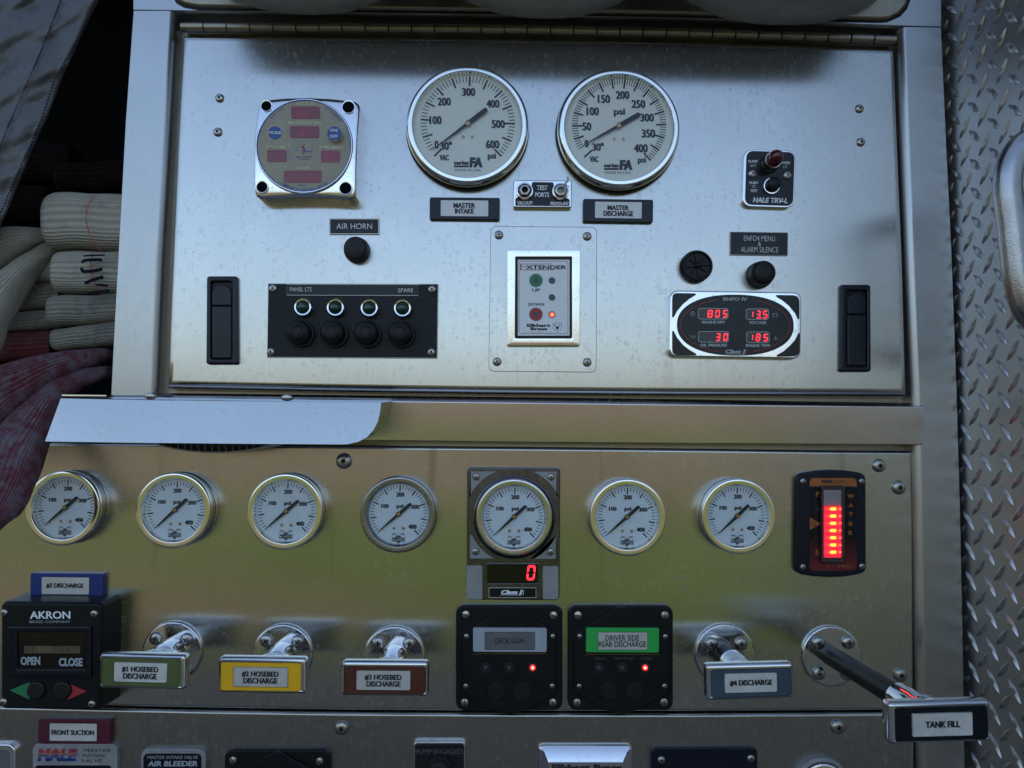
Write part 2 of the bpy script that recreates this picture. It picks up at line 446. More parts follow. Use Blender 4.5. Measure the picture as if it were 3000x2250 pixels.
M['led_off'] = plain('unlit_led', (.05, .055, .065), .25)
M['digit'] = plain('lit_digits', (1, .02, .04), .4, emit=1.2, vary=0)
M['brass'] = plain('brass', (.42, .27, .10), .35, .8)
M['copper'] = plain('copper_hub', (.45, .28, .2), .4, .7)
M['olive'] = plain('olive_inlay', (.085, .115, .032), .4, dirt=.12)
M['yellow'] = plain('yellow_inlay', (.85, .46, .008), .4, vary=.05, dirt=.1)
M['brown'] = plain('brown_red_inlay', (.085, .017, .008), .4, dirt=.1)
M['slate'] = plain('slate_blue_inlay', (.04, .07, .10), .4, dirt=.12)
M['green_tag'] = plain('bright_green_tag', (.02, .42, .075), .38, vary=.05)
M['grey_tag'] = plain('light_grey_tag', (.36, .40, .44), .38, vary=.05)
M['blue_tag'] = plain('royal_blue_tag', (.008, .03, .19), .3)
M['maroon_tag'] = plain('maroon_tag', (.09, .008, .03), .35, dirt=.1)
M['orange'] = plain('orange_print', (.38, .12, .02), .45)
M['redband'] = plain('red_band_print', (.14, .006, .010), .4)
M['clear_grey'] = plain('cloudy_lens', (.50, .46, .48), .3)
M['dome_grey'] = plain('weathered_grey_cover', (.45, .45, .43), .45, dirt=.2)
M['pearl'] = plain('dull_purple_tag', (.17, .16, .18), .4, .4, dirt=.25)
M['hose_cream'] = woven('cream_woven_hose', (.44, .41, .33), (.20, .18, .14), 40, .6, (.14, .13, .11))
M['hose_stained'] = woven('stained_woven_hose', (.27, .25, .20), (.10, .095, .09), 34, .9, (.06, .06, .06))
M['hose_red'] = woven('red_woven_hose', (.12, .018, .025), (.10, .075, .06), 34, .6, (.04, .02, .025))
M['hose_drape'] = woven('faded_red_woven_hose', (.17, .045, .06), (.20, .165, .185), 46, .9, (.07, .035, .05), tint=(.16, .115, .135))
M['hose_shaded'] = woven('shaded_red_woven_hose', (.022, .003, .003), (.012, .004, .004), 30, .5)  # red taken near black: the compartment shade is put into the colour
def glassmat(name):
    m = bpy.data.materials.new(name); m.use_nodes = True; t = m.node_tree; t.nodes.clear()
    o = t.nodes.new('ShaderNodeOutputMaterial'); mx = t.nodes.new('ShaderNodeMixShader')
    a = t.nodes.new('ShaderNodeBsdfTransparent'); g = t.nodes.new('ShaderNodeBsdfGlossy'); g.inputs['Roughness'].default_value = .03
    f = t.nodes.new('ShaderNodeFresnel'); f.inputs['IOR'].default_value = 1.5
    L(t, mnode(t, 'MULTIPLY', f.outputs[0], .55, True), mx.inputs[0]); L(t, a.outputs[0], mx.inputs[1]); L(t, g.outputs[0], mx.inputs[2]); L(t, mx.outputs[0], o.inputs[0])
    return m
M['glass'] = glassmat('clear_glass')
def groundmat(name, c0, c1, sc, c2=None):
    m, t, b = newmat(name); v = vmap(t, (1, 1, 1))
    c = mixc(t, ramp(t, noise(t, v, sc, 5, .6), .35, .65), c0, c1)
    if c2: c = mixc(t, ramp(t, noise(t, v, sc * .12, 3), .45, .62), c, c2)
    L(t, c, b.inputs['Base Color']); b.inputs['Roughness'].default_value = .9; b.inputs['Specular IOR Level'].default_value = .2
    bump(t, b, noise(t, v, sc * 6, 4), .5, .02)
    return m
M['grass'] = groundmat('grass_field', (.040, .052, .010), (.056, .062, .014), 2.2, (.070, .056, .022))
M['lawn'] = groundmat('near_grass', (.034, .060, .004), (.054, .076, .007), 1.6, (.054, .058, .010))
M['brickpath'] = groundmat('pink_brick_paving', (.105, .066, .048), (.135, .09, .066), 5)
M['asphalt'] = groundmat('asphalt_apron', (.055, .06, .07), (.08, .08, .088), 6)
M['concrete'] = groundmat('concrete_apron', (.105, .097, .088), (.13, .12, .108), 5)
M['paint'] = plain('silver_body_paint', (.30, .30, .31), .4)
M['twigs'] = groundmat('bare_branches', (.10, .05, .035), (.15, .08, .055), 1.2)
# tarp: creased vinyl
def tarpmat():
    m, t, b = newmat('grey_vinyl'); v = vmap(t, (1, 1, 1))
    n = noise(t, v, 26, 4, .6); n2 = noise(t, v, 160, 4, .6)
    c = mixc(t, ramp(t, n2, .35, .7), (.075, .078, .088), (.10, .098, .10))
    c = mixc(t, ramp(t, n, .5, .8, 0, .3), c, (.13, .12, .105))
    L(t, c, b.inputs['Base Color']); b.inputs['Roughness'].default_value = .4; b.inputs['Specular IOR Level'].default_value = .55
    bump(t, b, mnode(t, 'ADD', n2, mnode(t, 'MULTIPLY', noise(t, vmap(t, (30, 30, 9)), 1, 4, .6), 5)), .14, .004)
    return m
M['tarp'] = tarpmat()
M['thread'] = plain('dark_thread', (.02, .015, .04), .7)
M['redthread'] = plain('red_thread', (.35, .02, .03), .8)
M['marker'] = plain('marker_ink', (.004, .005, .014), .7, spec=.1)

# ------------------------------------------------------------ shared screw meshes
def star(style, a):
    if style == 'torx': return .30 + .075 * math.cos(6 * a)
    if style == 'hex':
        q = (a % (math.pi / 3)) - math.pi / 6; return .30 * math.cos(math.pi / 6) / math.cos(q)
    if style == 'slot':
        q = abs(((a + math.pi / 2) % math.pi) - math.pi / 2); wd, ln = .10, .78
    else:
        q = abs(((a + math.pi / 4) % (math.pi / 2)) - math.pi / 4); wd, ln = .085, .46
    return min(ln / max(math.cos(q), 1e-3), wd / max(math.sin(q), 1e-3))
SCREW = {}
def screw_mesh(style):
    if style in SCREW: return SCREW[style]
    N = 72; rim = .86 if style == 'slot' else .52
    prof = [(1, -.05), (1, .1), (.96, .24), (.86, .38), (.7, .48), (.52, .54)]
    prof = [p for p in prof if p[0] > rim] + [(rim, {.52: .54, .86: .38}[rim])]
    top = prof[-1][1]; rs = [(circ(0, 0, r, N), h) for r, h in prof]
    st = [(star(style, 2 * math.pi * k / N) * math.cos(2 * math.pi * k / N), star(style, 2 * math.pi * k / N) * math.sin(2 * math.pi * k / N)) for k in range(N)]
    if style == 'slot':
        # domed inner area
        mid = [(p[0] + (q[0] - p[0]) * .5, p[1] + (q[1] - p[1]) * .5) for p, q in zip(rs[-1][0], st)]
        rs.append((mid, [top + .14 * (1 - (p[0] ** 2 + p[1] ** 2)) for p in mid]))
        rs.append((st, [top + .16 * (1 - (p[0] ** 2 + p[1] ** 2)) for p in st])); rs.append((st, .22))
    else:
        rs.append((st, top + .02)); rs.append((st, .2))
    v, f = rings(rs)
    nb = len(rs) - 2
    mi = [1 if (k // N) >= nb else 0 for k in range(len(f) - 1)] + [1]
    SCREW[style] = mesh('screw', v, f, [M['screw'], M['recess']], midx=mi)
    return SCREW[style]
def screw(x, z_, r, h, parent, style='torx', rot=0.0, name='screw'):
    """x, z_ world; r in metres"""
    o = link(name, screw_mesh(style)); o.scale = (r, r, r); o.rotation_euler = (0, math.radians(rot), 0)
    if parent is not None: o.parent = parent; o.location = V((x, -h, z_)) - ORG[parent]
    else: o.location = (x, -h, z_)
    return o
def zscrew(zn, cx, cy, r, h, parent, style='torx', rot=None):
    x, z_ = P(cx, cy, h, zn)
    return screw(x, z_, MPX(cx, cy, r, h, zn), h, parent, style, random.uniform(0, 90) if rot is None else rot)

# ============================================================ surroundings (seen in the polished metal)
def sheet(name, pts, z, mat, kind='structure', thick=.0):
    v = [(x, y, z) for x, y in pts]; f = [tuple(range(len(v)))]
    o = obj(name, (v, f), mat, org=(0, 0, 0)); tag(o, kind=kind); return o
sheet('ground', [(-300, -300), (300, -300), (300, 300), (-300, 300)], 0, M['grass'])
sheet('near_lawn', [(-60, -17), (60, -15), (60, -4.2), (-60, -4.2)], .002, M['lawn'])
sheet('asphalt_apron', [(-60, -4.6), (60, -3.9), (60, 20), (-60, 20)], .004, M['asphalt'])
sheet('concrete_pavement', [(-60, -3.2), (60, -3.2), (60, 12), (-60, 12)], .008, M['concrete'])
sheet('far_paving', [(-90, -34), (90, -36), (90, -19), (-90, -17)], .003, M['brickpath'])
sheet('brick_path', [(-60, -13), (-8, -7.9), (-2.2, -6.3), (.3, -5.3), (-1.5, -4.95), (-8, -5.3), (-60, -9)], .006, M['brickpath'])
# far wood that reads as one mass: bare crowns with an uneven outline and depth
def wood(name, x0, x1, y, hmin, hmax, n, mat, r=2.2, twig=.32):
    v, f = [], []
    for i in range(n):
        cx = random.uniform(x0, x1); cy = y + random.uniform(-5, 5); hh = random.uniform(hmin, hmax)
        base = len(v)
        for k in range(6):
            a = k * math.pi / 3
            v.append((cx + .12 * math.cos(a), cy + .12 * math.sin(a), 0))
        for k in range(6):
            a = k * math.pi / 3
            v.append((cx + .04 * math.cos(a), cy + .04 * math.sin(a), hh * .8))
        for k in range(6): f.append((base + k, base + (k + 1) % 6, base + 6 + (k + 1) % 6, base + 6 + k))
        for q in range(70):
            a, b_ = random.uniform(0, 6.28), random.random() ** .5
            px_, py_ = cx + r * b_ * math.cos(a), cy + r * b_ * math.sin(a)
            pz_ = random.uniform(.05 if twig > .5 else hh * .12, hh) * (1 - .25 * b_)
            d = V((random.uniform(-1, 1), random.uniform(-1, 1), random.uniform(-.2, 1))).normalized() * random.uniform(.4, 1.0) * twig * 2
            e = d.cross(V((random.random(), 1, .3))).normalized() * twig * .45
            n0 = len(v); p = V((px_, py_, pz_))
            v += [tuple(p), tuple(p + d * .5 + e), tuple(p + d), tuple(p + d * .5 - e)]; f.append((n0, n0 + 1, n0 + 2, n0 + 3))
    me = bpy.data.meshes.new(name); me.from_pydata(v, [], f); me.materials.append(mat)
    o = link(name, me); tag(o, kind='stuff'); return o
wood('distant_wood', -330, 330, -230, 4.0, 6.2, 420, M['twigs'], 5.0, 1.3)
wood('bare_tree_clump', 11, 48, -24, 5.0, 7.8, 44, M['twigs'], 2.4, .42)

# ============================================================ the truck body round the panel
LB = -.006
def box(x0, x1, y0, y1, z0, z1):
    v = [(x0, y0, z0), (x1, y0, z0), (x1, y1, z0), (x0, y1, z0), (x0, y0, z1), (x1, y0, z1), (x1, y1, z1), (x0, y1, z1)]
    return v, [(0, 1, 2, 3), (4, 5, 6, 7), (0, 1, 5, 4), (1, 2, 6, 5), (2, 3, 7, 6), (3, 0, 4, 7)]
xl = P(388, 600)[0]
body = root('truck_body', 'painted fire engine body surrounding the stainless pump control panel', 'fire engine', 0, 0, -.6)
obj('body_shell', box(-4.2, 3.6, .62, 2.55, .35, 2.8), M['paint'], body)
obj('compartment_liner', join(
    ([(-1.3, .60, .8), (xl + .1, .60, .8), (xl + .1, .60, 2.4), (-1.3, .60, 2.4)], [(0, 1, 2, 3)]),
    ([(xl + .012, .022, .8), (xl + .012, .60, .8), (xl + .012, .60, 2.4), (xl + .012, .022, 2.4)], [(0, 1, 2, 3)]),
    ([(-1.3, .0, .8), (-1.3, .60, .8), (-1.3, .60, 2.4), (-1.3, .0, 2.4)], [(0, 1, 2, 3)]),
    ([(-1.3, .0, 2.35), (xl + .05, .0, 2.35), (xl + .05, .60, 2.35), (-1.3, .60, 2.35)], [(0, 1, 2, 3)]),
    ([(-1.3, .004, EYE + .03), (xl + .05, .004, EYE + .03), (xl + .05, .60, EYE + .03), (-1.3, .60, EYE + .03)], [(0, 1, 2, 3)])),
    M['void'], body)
obj('back_plate', join(box(xl + .015, .60, .020, .024, .7, 2.4), box(xl + .015, -1.3, .020, .024, .7, EYE)), M['steel_back'], body)
obj('roof_side', box(-4.2, 3.6, .02, .62, 2.42, 2.8), M['paint'], body)

# light bar above the door: it is what the dark band at the top of the door mirrors
pr = [(-.055, .423), (-.112, .416), (-.125, .45), (-.118, .56), (-.03, .56), (-.03, .47)]
v_ = [(x, y, EYE + z) for x in (-.285, .365) for y, z in pr]; n_ = len(pr)
lb = root('light_bar', 'dark housing above the door with three weathered grey round covers', 'light', 0, EYE + .5, .06)
obj('housing', (v_, [tuple(range(n_)), tuple(range(n_, 2 * n_))] + [(i, (i + 1) % n_, n_ + (i + 1) % n_, n_ + i) for i in range(n_)]), M['dome_grey'], lb)
for cx_, cy_, rx_, ry_ in ((892, -70, 275, 101), (1590, -60, 275, 102), (2290, -46, 300, 107)):
    X, Z = P(cx_, cy_, .01); rm = MPX(cx_, cy_, rx_, .01, 0)
    obj('cover', lathe(X, Z, [(rm, 0), (rm, .012), (rm * .97, .02), (rm * .85, .032), (rm * .5, .04), (0, .042)], 64, 1, ry_ / rx_), M['dome_grey'], lb)

# ============================================================ frame
LO = [(390.5, 31.6), (368, 350), (346, 750), (335, 950), (324.6, 1163)]      # left strip, outer edge
LI = [(494.8, 31.6), (475, 390), (454.3, 750), (445.5, 950), (437.6, 1163)]
RO = [(2757.7, 81), (2772, 400), (2789, 750), (2803, 1125), (2813.7, 1500), (2821, 1850), (2828, 2330)]
RI = [(2654, 79), (2667, 420), (2680.4, 750), (2696, 1125), (2705, 1500), (2711, 1850), (2718, 2330)]
TB = [(391, 29), (500, 30.5), (1000, 37), (1500, 44), (2000, 53), (2400, 66), (2655, 76), (2757, 79)]
def sh(pl, dx, dy=0): return [(x + dx, y + dy) for x, y in pl]
X, Z = P(1500, 60)
fr = root('panel_frame', 'brushed stainless frame around the hinged instrument door', 'frame', X, Z)
def edge(pl, dx, dy=0, w_=17):
    return [(sh(pl, dx * w_ * .3, dy * w_ * .3), -.0006), (sh(pl, dx * w_ * .65, dy * w_ * .65), -.0025), (sh(pl, dx * w_ * .92, dy * w_ * .92), -.006), (sh(pl, dx * w_, dy * w_), -.010), (sh(pl, dx * w_, dy * w_), -.021)]
obj('frame_strip', loft([(sh(LO, 0), -.04), (sh(LO, 0), -.0006), (sh(LO, 1.5), 0), (sh(LI, 0), 0)] + edge(LI, 1), 40), M['steel_frame'], fr)
obj('frame_strip', loft([(sh(RO, 0), -.03), (sh(RO, 0), -.0006), (sh(RO, -1.5), 0), (sh(RI, 0), 0)] + edge(RI, -1, 0, 21), 60), M['steel_frame'], fr)
obj('frame_header', loft([(sh(TB, 0, -190), 0), (sh(TB, 0, -1.2), 0), (TB, -.0006), (sh(TB, 0, 5), -.004), (sh(TB, 0, 14), -.012), (sh(TB, 0, 24), -.018)], 60), M['steel_frame'], fr)
pill = [(506, -190), (507, -40), (512, -15), (524, 5), (545, 17), (582, 25), (1000, 31), (1500, 38), (2000, 47), (2400, 57), (2570, 62), (2600, 60), (2630, 44), (2650, 22), (2660, -5), (2664, -190)]
X, Z = P(1585, -40)
rp = root('recess_panel', 'oval stainless pressing above the door hinge with dark edges', 'panel', X, Z)
obj('groove', solid([p for p in W([(x + (-7 if x < 560 else 7 if x > 2620 else 0), y + 5) for x, y in pill])], -.001, .0006), M['recess'], rp)
obj('plate', solid(W(pill), .0, .0045, .0035), M['steel_back'], rp)

# ============================================================ instrument door
DT = [(530, 99), (760, 101), (1000, 103), (1500, 108), (2000, 117), (2300, 126), (2626, 139)]
DR = [(2626, 139), (2636, 400), (2651, 750), (2658, 1000), (2662, 1160)]
DB = [(2662, 1160), (2000, 1158), (1500, 1154), (1000, 1147), (484, 1137)]
DL = [(484, 1137), (490, 950), (498.6, 750), (514, 400), (530, 99)]
outl = []
for pl, n in ((DT, 20), (DR, 14), (DB, 20), (DL, 14)): outl += [tuple(p) for p in resample(pl, n)][:-1]
X, Z = P(1570, 640)
door = root('instrument_door', 'brushed stainless drop door carrying the large gauges, hinged along its top', 'door', X, Z)
wo = W(outl)
obj('door_sheet', rings([(wo, -.019), (wo, -.009), (inset(wo, .0006), -.0055), (inset(wo, .002), -.0025), (inset(wo, .0042), -.0007), (inset(wo, .0075), 0)]), M['steel_door'], door, sharp=50)
# hinge: 31 knuckles
HP = [(532, 81), (760, 82), (1000, 83), (1250, 85), (1500, 88.5), (1750, 93), (2000, 98), (2300, 107), (2624, 119)]
hp = resample(HP, 32); a_ = P(hp[0].x, hp[0].y, -.004); b_ = P(hp[1].x, hp[1].y, -.004)
kl = b_[0] - a_[0]
hin = obj('hinge', loft([(sh(HP, 0, -12), -.014), (sh(HP, 0, -5), -.0125), (sh(HP, 0, 22), -.0125), (sh(HP, 0, 28), -.006)], 40), M['steel_back'], door)
kv, kf = tube([(-kl / 2 * .975, 0, 0), (-kl / 2 * .955, 0, 0), (kl / 2 * .955, 0, 0), (kl / 2 * .975, 0, 0)], [.004, .0048, .0048, .004], 20)
kme = mesh('knuckle', kv, kf, M['steel_back'])
for i in range(31):
    p0 = P(hp[i].x, hp[i].y, -.0045); p1 = P(hp[i + 1].x, hp[i + 1].y, -.0045)
    k = link('knuckle', kme, hin, V(((p0[0] + p1[0]) / 2, .0045 + random.uniform(-.0003, .0003), (p0[1] + p1[1]) / 2)) - ORG[hin])
    k.rotation_euler = (random.uniform(0, 1), -math.atan2(p1[1] - p0[1], p1[0] - p0[0]), 0)
for zn, cx_, cy_, r in ((1, 1424, 637, 29), (1, 1412, 857, 30), (3, 1144, 706, 28), (3, 1153, 922, 28)): zscrew(zn, cx_, cy_, r, 0, door)
def latch(zn, x0, y0, x1, y1, px0, py0, px1, py1, split):
    cx_, cz_ = P((x0 + x1) / 2, (y0 + y1) / 2, 0, zn)
    o = obj('latch', ringsolid(RR(zn, x0, y0, x1, y1, 18, .004, taper=-2), RR(zn, px0 - 6, py0 - 6, px1 + 6, py1 + 6, 18, .004), 0, .0045, .0015, .0), M['navy'], door)
    obj('latch_cup', flat(RR(zn, px0 - 7, py0 - 7, px1 + 7, py1 + 7, 18, .001), .001), M['black'], o)
    obj('paddle', solid(RR(zn, px0, split + 2, px1, py1, 9, .004), .001, .0045, .0012), M['navy'], o)
    r_ = (px1 - px0) / 2 - 1
    arch = [(px1, split - 2), (px1, py0 + r_)] + [((px0 + px1) / 2 + r_ * math.cos(math.radians(a)), py0 + r_ - r_ * math.sin(math.radians(a)) * .8) for a in range(10, 171, 16)] + [(px0, py0 + r_), (px0, split - 2)]
    obj('push_button', solid(W(arch, zn, .004), .001, .0042, .001), M['navy'], o)
    ribs = [ribbon([((px0 + px1) / 2 + r_ * q * math.cos(math.radians(a)), py0 + r_ * 1.1 - r_ * q * math.sin(math.radians(a)) * .8) for a in range(20, 161, 14)], 3, zn, .00435) for q in (.85,)]
    obj('arch_line', join(*ribs), M['rubber_grey'], o, recalc=False)
latch(4, 1337, 130, 1541, 702, 1372, 172, 1500, 664, 323)
latch(6, 1020, 185, 1220, 750, 1067, 228, 1188, 712, 378)

# ============================================================ rail, drip tray, lower sheets
RT = [(440, 1149), (1000, 1156), (1153, 1158), (2000, 1168), (2697, 1180)]
RF = [(440, 1163), (1000, 1175), (1153, 1176.5), (1600, 1182), (2000, 1186.5), (2400, 1190), (2699, 1193)]
RB = [(440, 1280), (1000, 1290), (1153, 1291), (1600, 1296), (2000, 1299), (2400, 1301.5), (2701, 1303)]
X, Z = P(1900, 1240)
rail = root('cross_rail', 'pinkish reflecting stainless rail between the door and the lower gauge panel', 'rail', X, Z)
obj('rail_face', loft([(sh(RT, 0, -2), -.021), (RT, -.008), (sh(RT, 0, 5), -.0045), (sh(RF, 0, -3), .0020), (sh(RF, 0, -.6), .0036), (sh(RF, 0, 2), .0040), (sh(RB, 0, -2), .0019), (RB, .0012), (RB, -.02)], 44), M['steel_rail'], rail)
# lower sheets
def panel(name, label, pts, h, mat, edge_=.0035):
    X, Z = P(sum(p[0] for p in pts) / len(pts), sum(p[1] for p in pts) / len(pts), h)
    r = root(name, label, 'panel', X, Z, h)
    wo = W(pts, 0, h)
    obj('sheet', rings([(wo, h - .012), (wo, h - .004), (inset(wo, edge_ * .3), h - .0012), (inset(wo, edge_), h)]), mat, r, sharp=50)
    return r
top_ = [tuple(p) for p in resample([(-560, 1287), (-90, 1292), (1000, 1305), (1500, 1309), (2000, 1314), (2400, 1319), (2666, 1321)], 24)]
rgt = [tuple(p) for p in resample([(2673, 1328), (2677, 1500), (2679, 1771), (2680, 2083)], 10)]
bot = [tuple(p) for p in resample([(2680, 2083), (2000, 2087), (1500, 2086.5), (1000, 2083), (600, 2077), (316, 2071), (-90, 2062), (-560, 2052)], 28)][1:]
gp = panel('gauge_panel', 'brushed stainless sheet carrying the row of seven small gauges', top_ + rgt + bot, LB, M['steel_low'])
bot2 = [tuple(p) for p in resample([(-560, 2056), (-90, 2066), (316, 2075), (600, 2081), (1000, 2087), (1500, 2090), (2000, 2091), (2680, 2087)], 24)]
bp = panel('bottom_panel', 'dull stainless sheet below the pull handles, cut by the photo bottom', bot2 + [(2682, 2340), (-560, 2340)], LB, M['steel_bottom'])
for zn, cx_, cy_, r, st in ((5, 18, 1328, 52, 'torx'), (6, 1270, 1358, 43, 'torx'), (6, 1398, 1500, 45, 'torx'), (9, 1408, 1055, 44, 'torx')):
    zscrew(zn, cx_, cy_, r, LB, gp, st)
for zn, cx_, cy_, r, st in ((8, 4, 1397, 45, 'torx'), (9, 1003, 1390, 46, 'torx')): zscrew(zn, cx_, cy_, r, LB, bp, st)
# drip tray
X, Z = P(640, 1240, .06)
tray = root('drip_tray', 'bright pale blue stainless drip tray jutting over the left gauges', 'tray', X, Z, .06)
# front face outline traced at the face, top leans back so it mirrors the sky
ft = [(178, 1167), (400, 1172), (700, 1176), (1000, 1178.5), (1116.6, 1179)]
fb = [(132, 1293), (400, 1297), (700, 1300), (1000, 1302), (1020, 1301), (1050, 1294), (1075, 1281), (1094, 1260), (1107, 1235), (1114, 1205), (1116.6, 1180)]
def tray_pt(px, py):
    t = (py - 1178) / 124.0; hh = .067 + .0075 * t
    X, Z = P(px, py, hh); return (X, -hh, Z)
A_ = [tray_pt(p.x, p.y) for p in resample(ft, 20)]; A_ += [A_[-1]] * 9
ftx = [p.x for p in resample(ft[:-1] + [(1000, 1178.5)], 2)]
B0 = [tray_pt(p.x, p.y) for p in resample(fb[:4], 20)]; B1 = [tray_pt(*p) for p in fb[4:]]
Bl = B0 + B1; top2 = []
for q in Bl:
    # matching top point straight above
    top2.append(q)
poly = [tray_pt(p.x, p.y) for p in resample(ft, 20)][::-1] + Bl      # right to left along top, then left to right along bottom
fv = poly; ff = [tuple(range(len(poly)))]
back = [(x + (0.0), y + .0015, z + .0004) for x, y, z in poly]; nP = len(poly)
fv = poly + back; ff = [tuple(range(nP)), tuple(range(nP, 2 * nP))] + [(i, (i + 1) % nP, nP + (i + 1) % nP, nP + i) for i in range(nP)]
obj('tray_face', (fv, ff), M['steel_tray'], tray, sharp=50)
# end cheek: joins the curved end of the face back to the rail
back_end = [(1000, 1290), (1040, 1289), (1068, 1288), (1104, 1270), (1122, 1256), (1136, 1238), (1146, 1206), (1151, 1175)]
fe = [tray_pt(p[0], p[1]) for p in fb[3:]]
be = [(lambda q: (q[0], -.004, q[1]))(P(p.x, p.y, .004)) for p in resample(back_end, len(fe))]
fe2 = resample([V(q) for q in fe], len(fe))
nn = len(fe)
mid_ = [tuple(V(a).lerp(V(b), .5)) for a, b in zip(fe2, be)]
obj('end_cheek', ([tuple(q) for q in fe2] + mid_ + be, [(i, i + 1, nn + i + 1, nn + i) for i in range(nn - 1)] + [(nn + i, nn + i + 1, 2 * nn + i + 1, 2 * nn + i) for i in range(nn - 1)]), M['rim_dark'], tray)
# floor of the tray (dark underside) and flange
fl = [(140, 1293), (1010, 1302)]
u0 = [tray_pt(*p) for p in fl]; u1 = [(lambda q: (q[0], -.003, q[1]))(P(p[0], p[1] - 6, .003)) for p in ((150, 1290), (1040, 1290))]
obj('tray_floor', ([u0[0], u0[1], u1[1], u1[0]], [(0, 1, 2, 3)]), M['steel_tray'], tray)
obj('flange', loft([([(187, 1158), (440, 1159), (700, 1162), (1000, 1166), (1150, 1168)], .003), ([(187, 1163), (440, 1165), (700, 1169), (1000, 1173), (1150, 1174)], .006), ([(187, 1167), (440, 1171), (700, 1175), (1000, 1179), (1148, 1180)], .0065)], 30), M['steel_tray'], tray)
for cx_, cy_ in ((975, 908), (1860, 918)):
    X, Z = P(cx_, cy_, .006, 4)
    obj('rivet', lathe(X, Z, [(.0062, .004), (.006, .0065), (.0045, .008), (0, .0087)], 24, 1, .55), M['screw'], tray)
X, Z = P(290, 1159, .004)
led_ = root('bed_edge', 'thin pale metal strip between the hanging red hose and the frame', 'trim strip', X, Z, .004)
obj('strip', loft([([(150, 1154), (330, 1157)], .002), ([(150, 1157), (330, 1159.5)], .012), ([(150, 1162), (330, 1163)], .012)], 8), M['chrome'], led_)
# oval lamp under the tray
X, Z = P(634, 1262, .03)
lamp = root('tray_lamp', 'oval ribbed work lamp peeping out under the drip tray', 'lamp', X, Z, .03)
rm = MPX(634, 1262, 222, .03, 0); sz_ = 66 / 222
obj('rim', lathe(X, Z, [(rm * .97, -.0), (rm, .03), (rm * .985, .036), (rm * .93, .037), (rm * .92, .034)], 90, 1, sz_), M['dome_grey'], lamp)
obj('lens', lathe(X, Z, [(rm * .925, .033), (rm * .7, .036), (rm * .3, .037), (0, .0375)], 60, 1, sz_), M['lens_brown'] if False else M['led_off'], lamp)
rb = []
for k in range(-9, 10):
    x_ = X + k * rm * .09; hz = rm * sz_ * math.sqrt(max(0, 1 - (k * .09 / .92) ** 2)) * .92
    rb.append(box(x_ - .0006, x_ + .0006, -.0385, -.036, Z - hz, Z))
obj('lens_ribs', join(*rb), M['led_off'], lamp)

# ============================================================ tread plate wall at the right and its lozenges
XW = P(2791, 760)[0] + .0035
X, Z = XW, EYE
wall = root('tread_plate_wall', 'aluminium tread plate wall with raised lozenges right of the frame', 'tread plate', XW, EYE, .1)
obj('wall_sheet', ([(XW, .05, .6), (XW, -.42, .6), (XW, -.42, 2.6), (XW, .05, 2.6), (XW + .01, .05, .6), (XW + .01, -.42, .6), (XW + .01, -.42, 2.6), (XW + .01, .05, 2.6)],
    [(0, 1, 2, 3), (4, 5, 6, 7), (1, 5, 6, 2), (0, 4, 7, 3), (0, 1, 5, 4), (3, 2, 6, 7)]), M['tread'], wall)
pit = .0285
def lozenge(sgn):
    pts = []; n = 12; ln, wd, ht = .0118, .0036, .0020
    v = []
    for k in range(n + 1):
        t = -1 + 2 * k / n; q = wd * (1 - abs(t) ** 1.6)
        v.append((t, q, 0)); v.append((t, 0, ht * (1 - t * t) ** .55 if abs(t) < 1 else 0)); v.append((t, -q, 0))
    f = []
    for k in range(n):
        a = 3 * k; b = a + 3
        f += [(a, a + 1, b + 1, b), (a + 1, a + 2, b + 2, b + 1)]
    ca = math.cos(math.radians(47)); sa = math.sin(math.radians(47)) * sgn
    out = []
    for t, q, h in v:
        u_, w_ = t * ln, q
        y_ = -(u_ * ca - w_ * sa * 1) ; z_ = u_ * sa + w_ * ca
        out.append((-h - .0001, y_, z_))
    return mesh('lozenge', out, f, M['tread'], sharp=60)
loz = {1: lozenge(1), -1: lozenge(-1)}
# lattice phase measured from the photograph: lozenge at (2791, 30)
def on_wall(px, py):
    r = RM @ V((px - 1500, -(py - 1125), -FPX)); t = XW / r.x
    return (-DIST + r.y * t, EYE + r.z * t)
y0_, z0_ = on_wall(2788, 31)
cnt = 0
for fam, oy, oz in ((-1, 0, 0), (1, .5, .5)):
    for i in range(-2, 8):
        for j in range(-34, 6):
            y_ = y0_ - (i + oy) * pit; z_ = z0_ + (j + oz) * pit
            # keep the pieces the photograph can see
            rel = RM.transposed() @ (V((XW, y_, z_)) - V((0, -DIST, EYE)))
            px_ = 1500 + FPX * rel.x / -rel.z; py_ = 1125 - FPX * rel.y / -rel.z
            if -60 < py_ < 2310 and 2760 < px_ < 3060:
                link('lozenge', loz[fam], wall, V((XW, y_, z_)) - ORG[wall]); cnt += 1
# grab rail
def at_depth(px, py, y):
    h = -y; X, Z = P(px, py, h); return (X, y, Z)
gpth = smooth_path([(XW + .004, -.128, at_depth(3060, 400, -.128)[2]), at_depth(3040, 404, -.128), at_depth(2990, 432, -.128), at_depth(2958, 492, -.128), at_depth(2952, 560, -.128), at_depth(2963, 650, -.128), at_depth(2974, 750, -.128), at_depth(2985, 830, -.128),
                    at_depth(3008, 905, -.128), at_depth(3055, 955, -.128), (XW + .004, -.128, at_depth(3075, 965, -.128)[2])], 6)
grab = root('grab_rail', 'textured chrome grab handle on the tread plate at the right edge', 'grab handle', *[at_depth(2965, 680, -.128)[i] for i in (0, 2)], .128)
obj('tube', tube(gpth, .0108, 28), plain('hammered_chrome', (.42, .42, .43), .2, 1.0, grain=.35, gscale=900), grab)

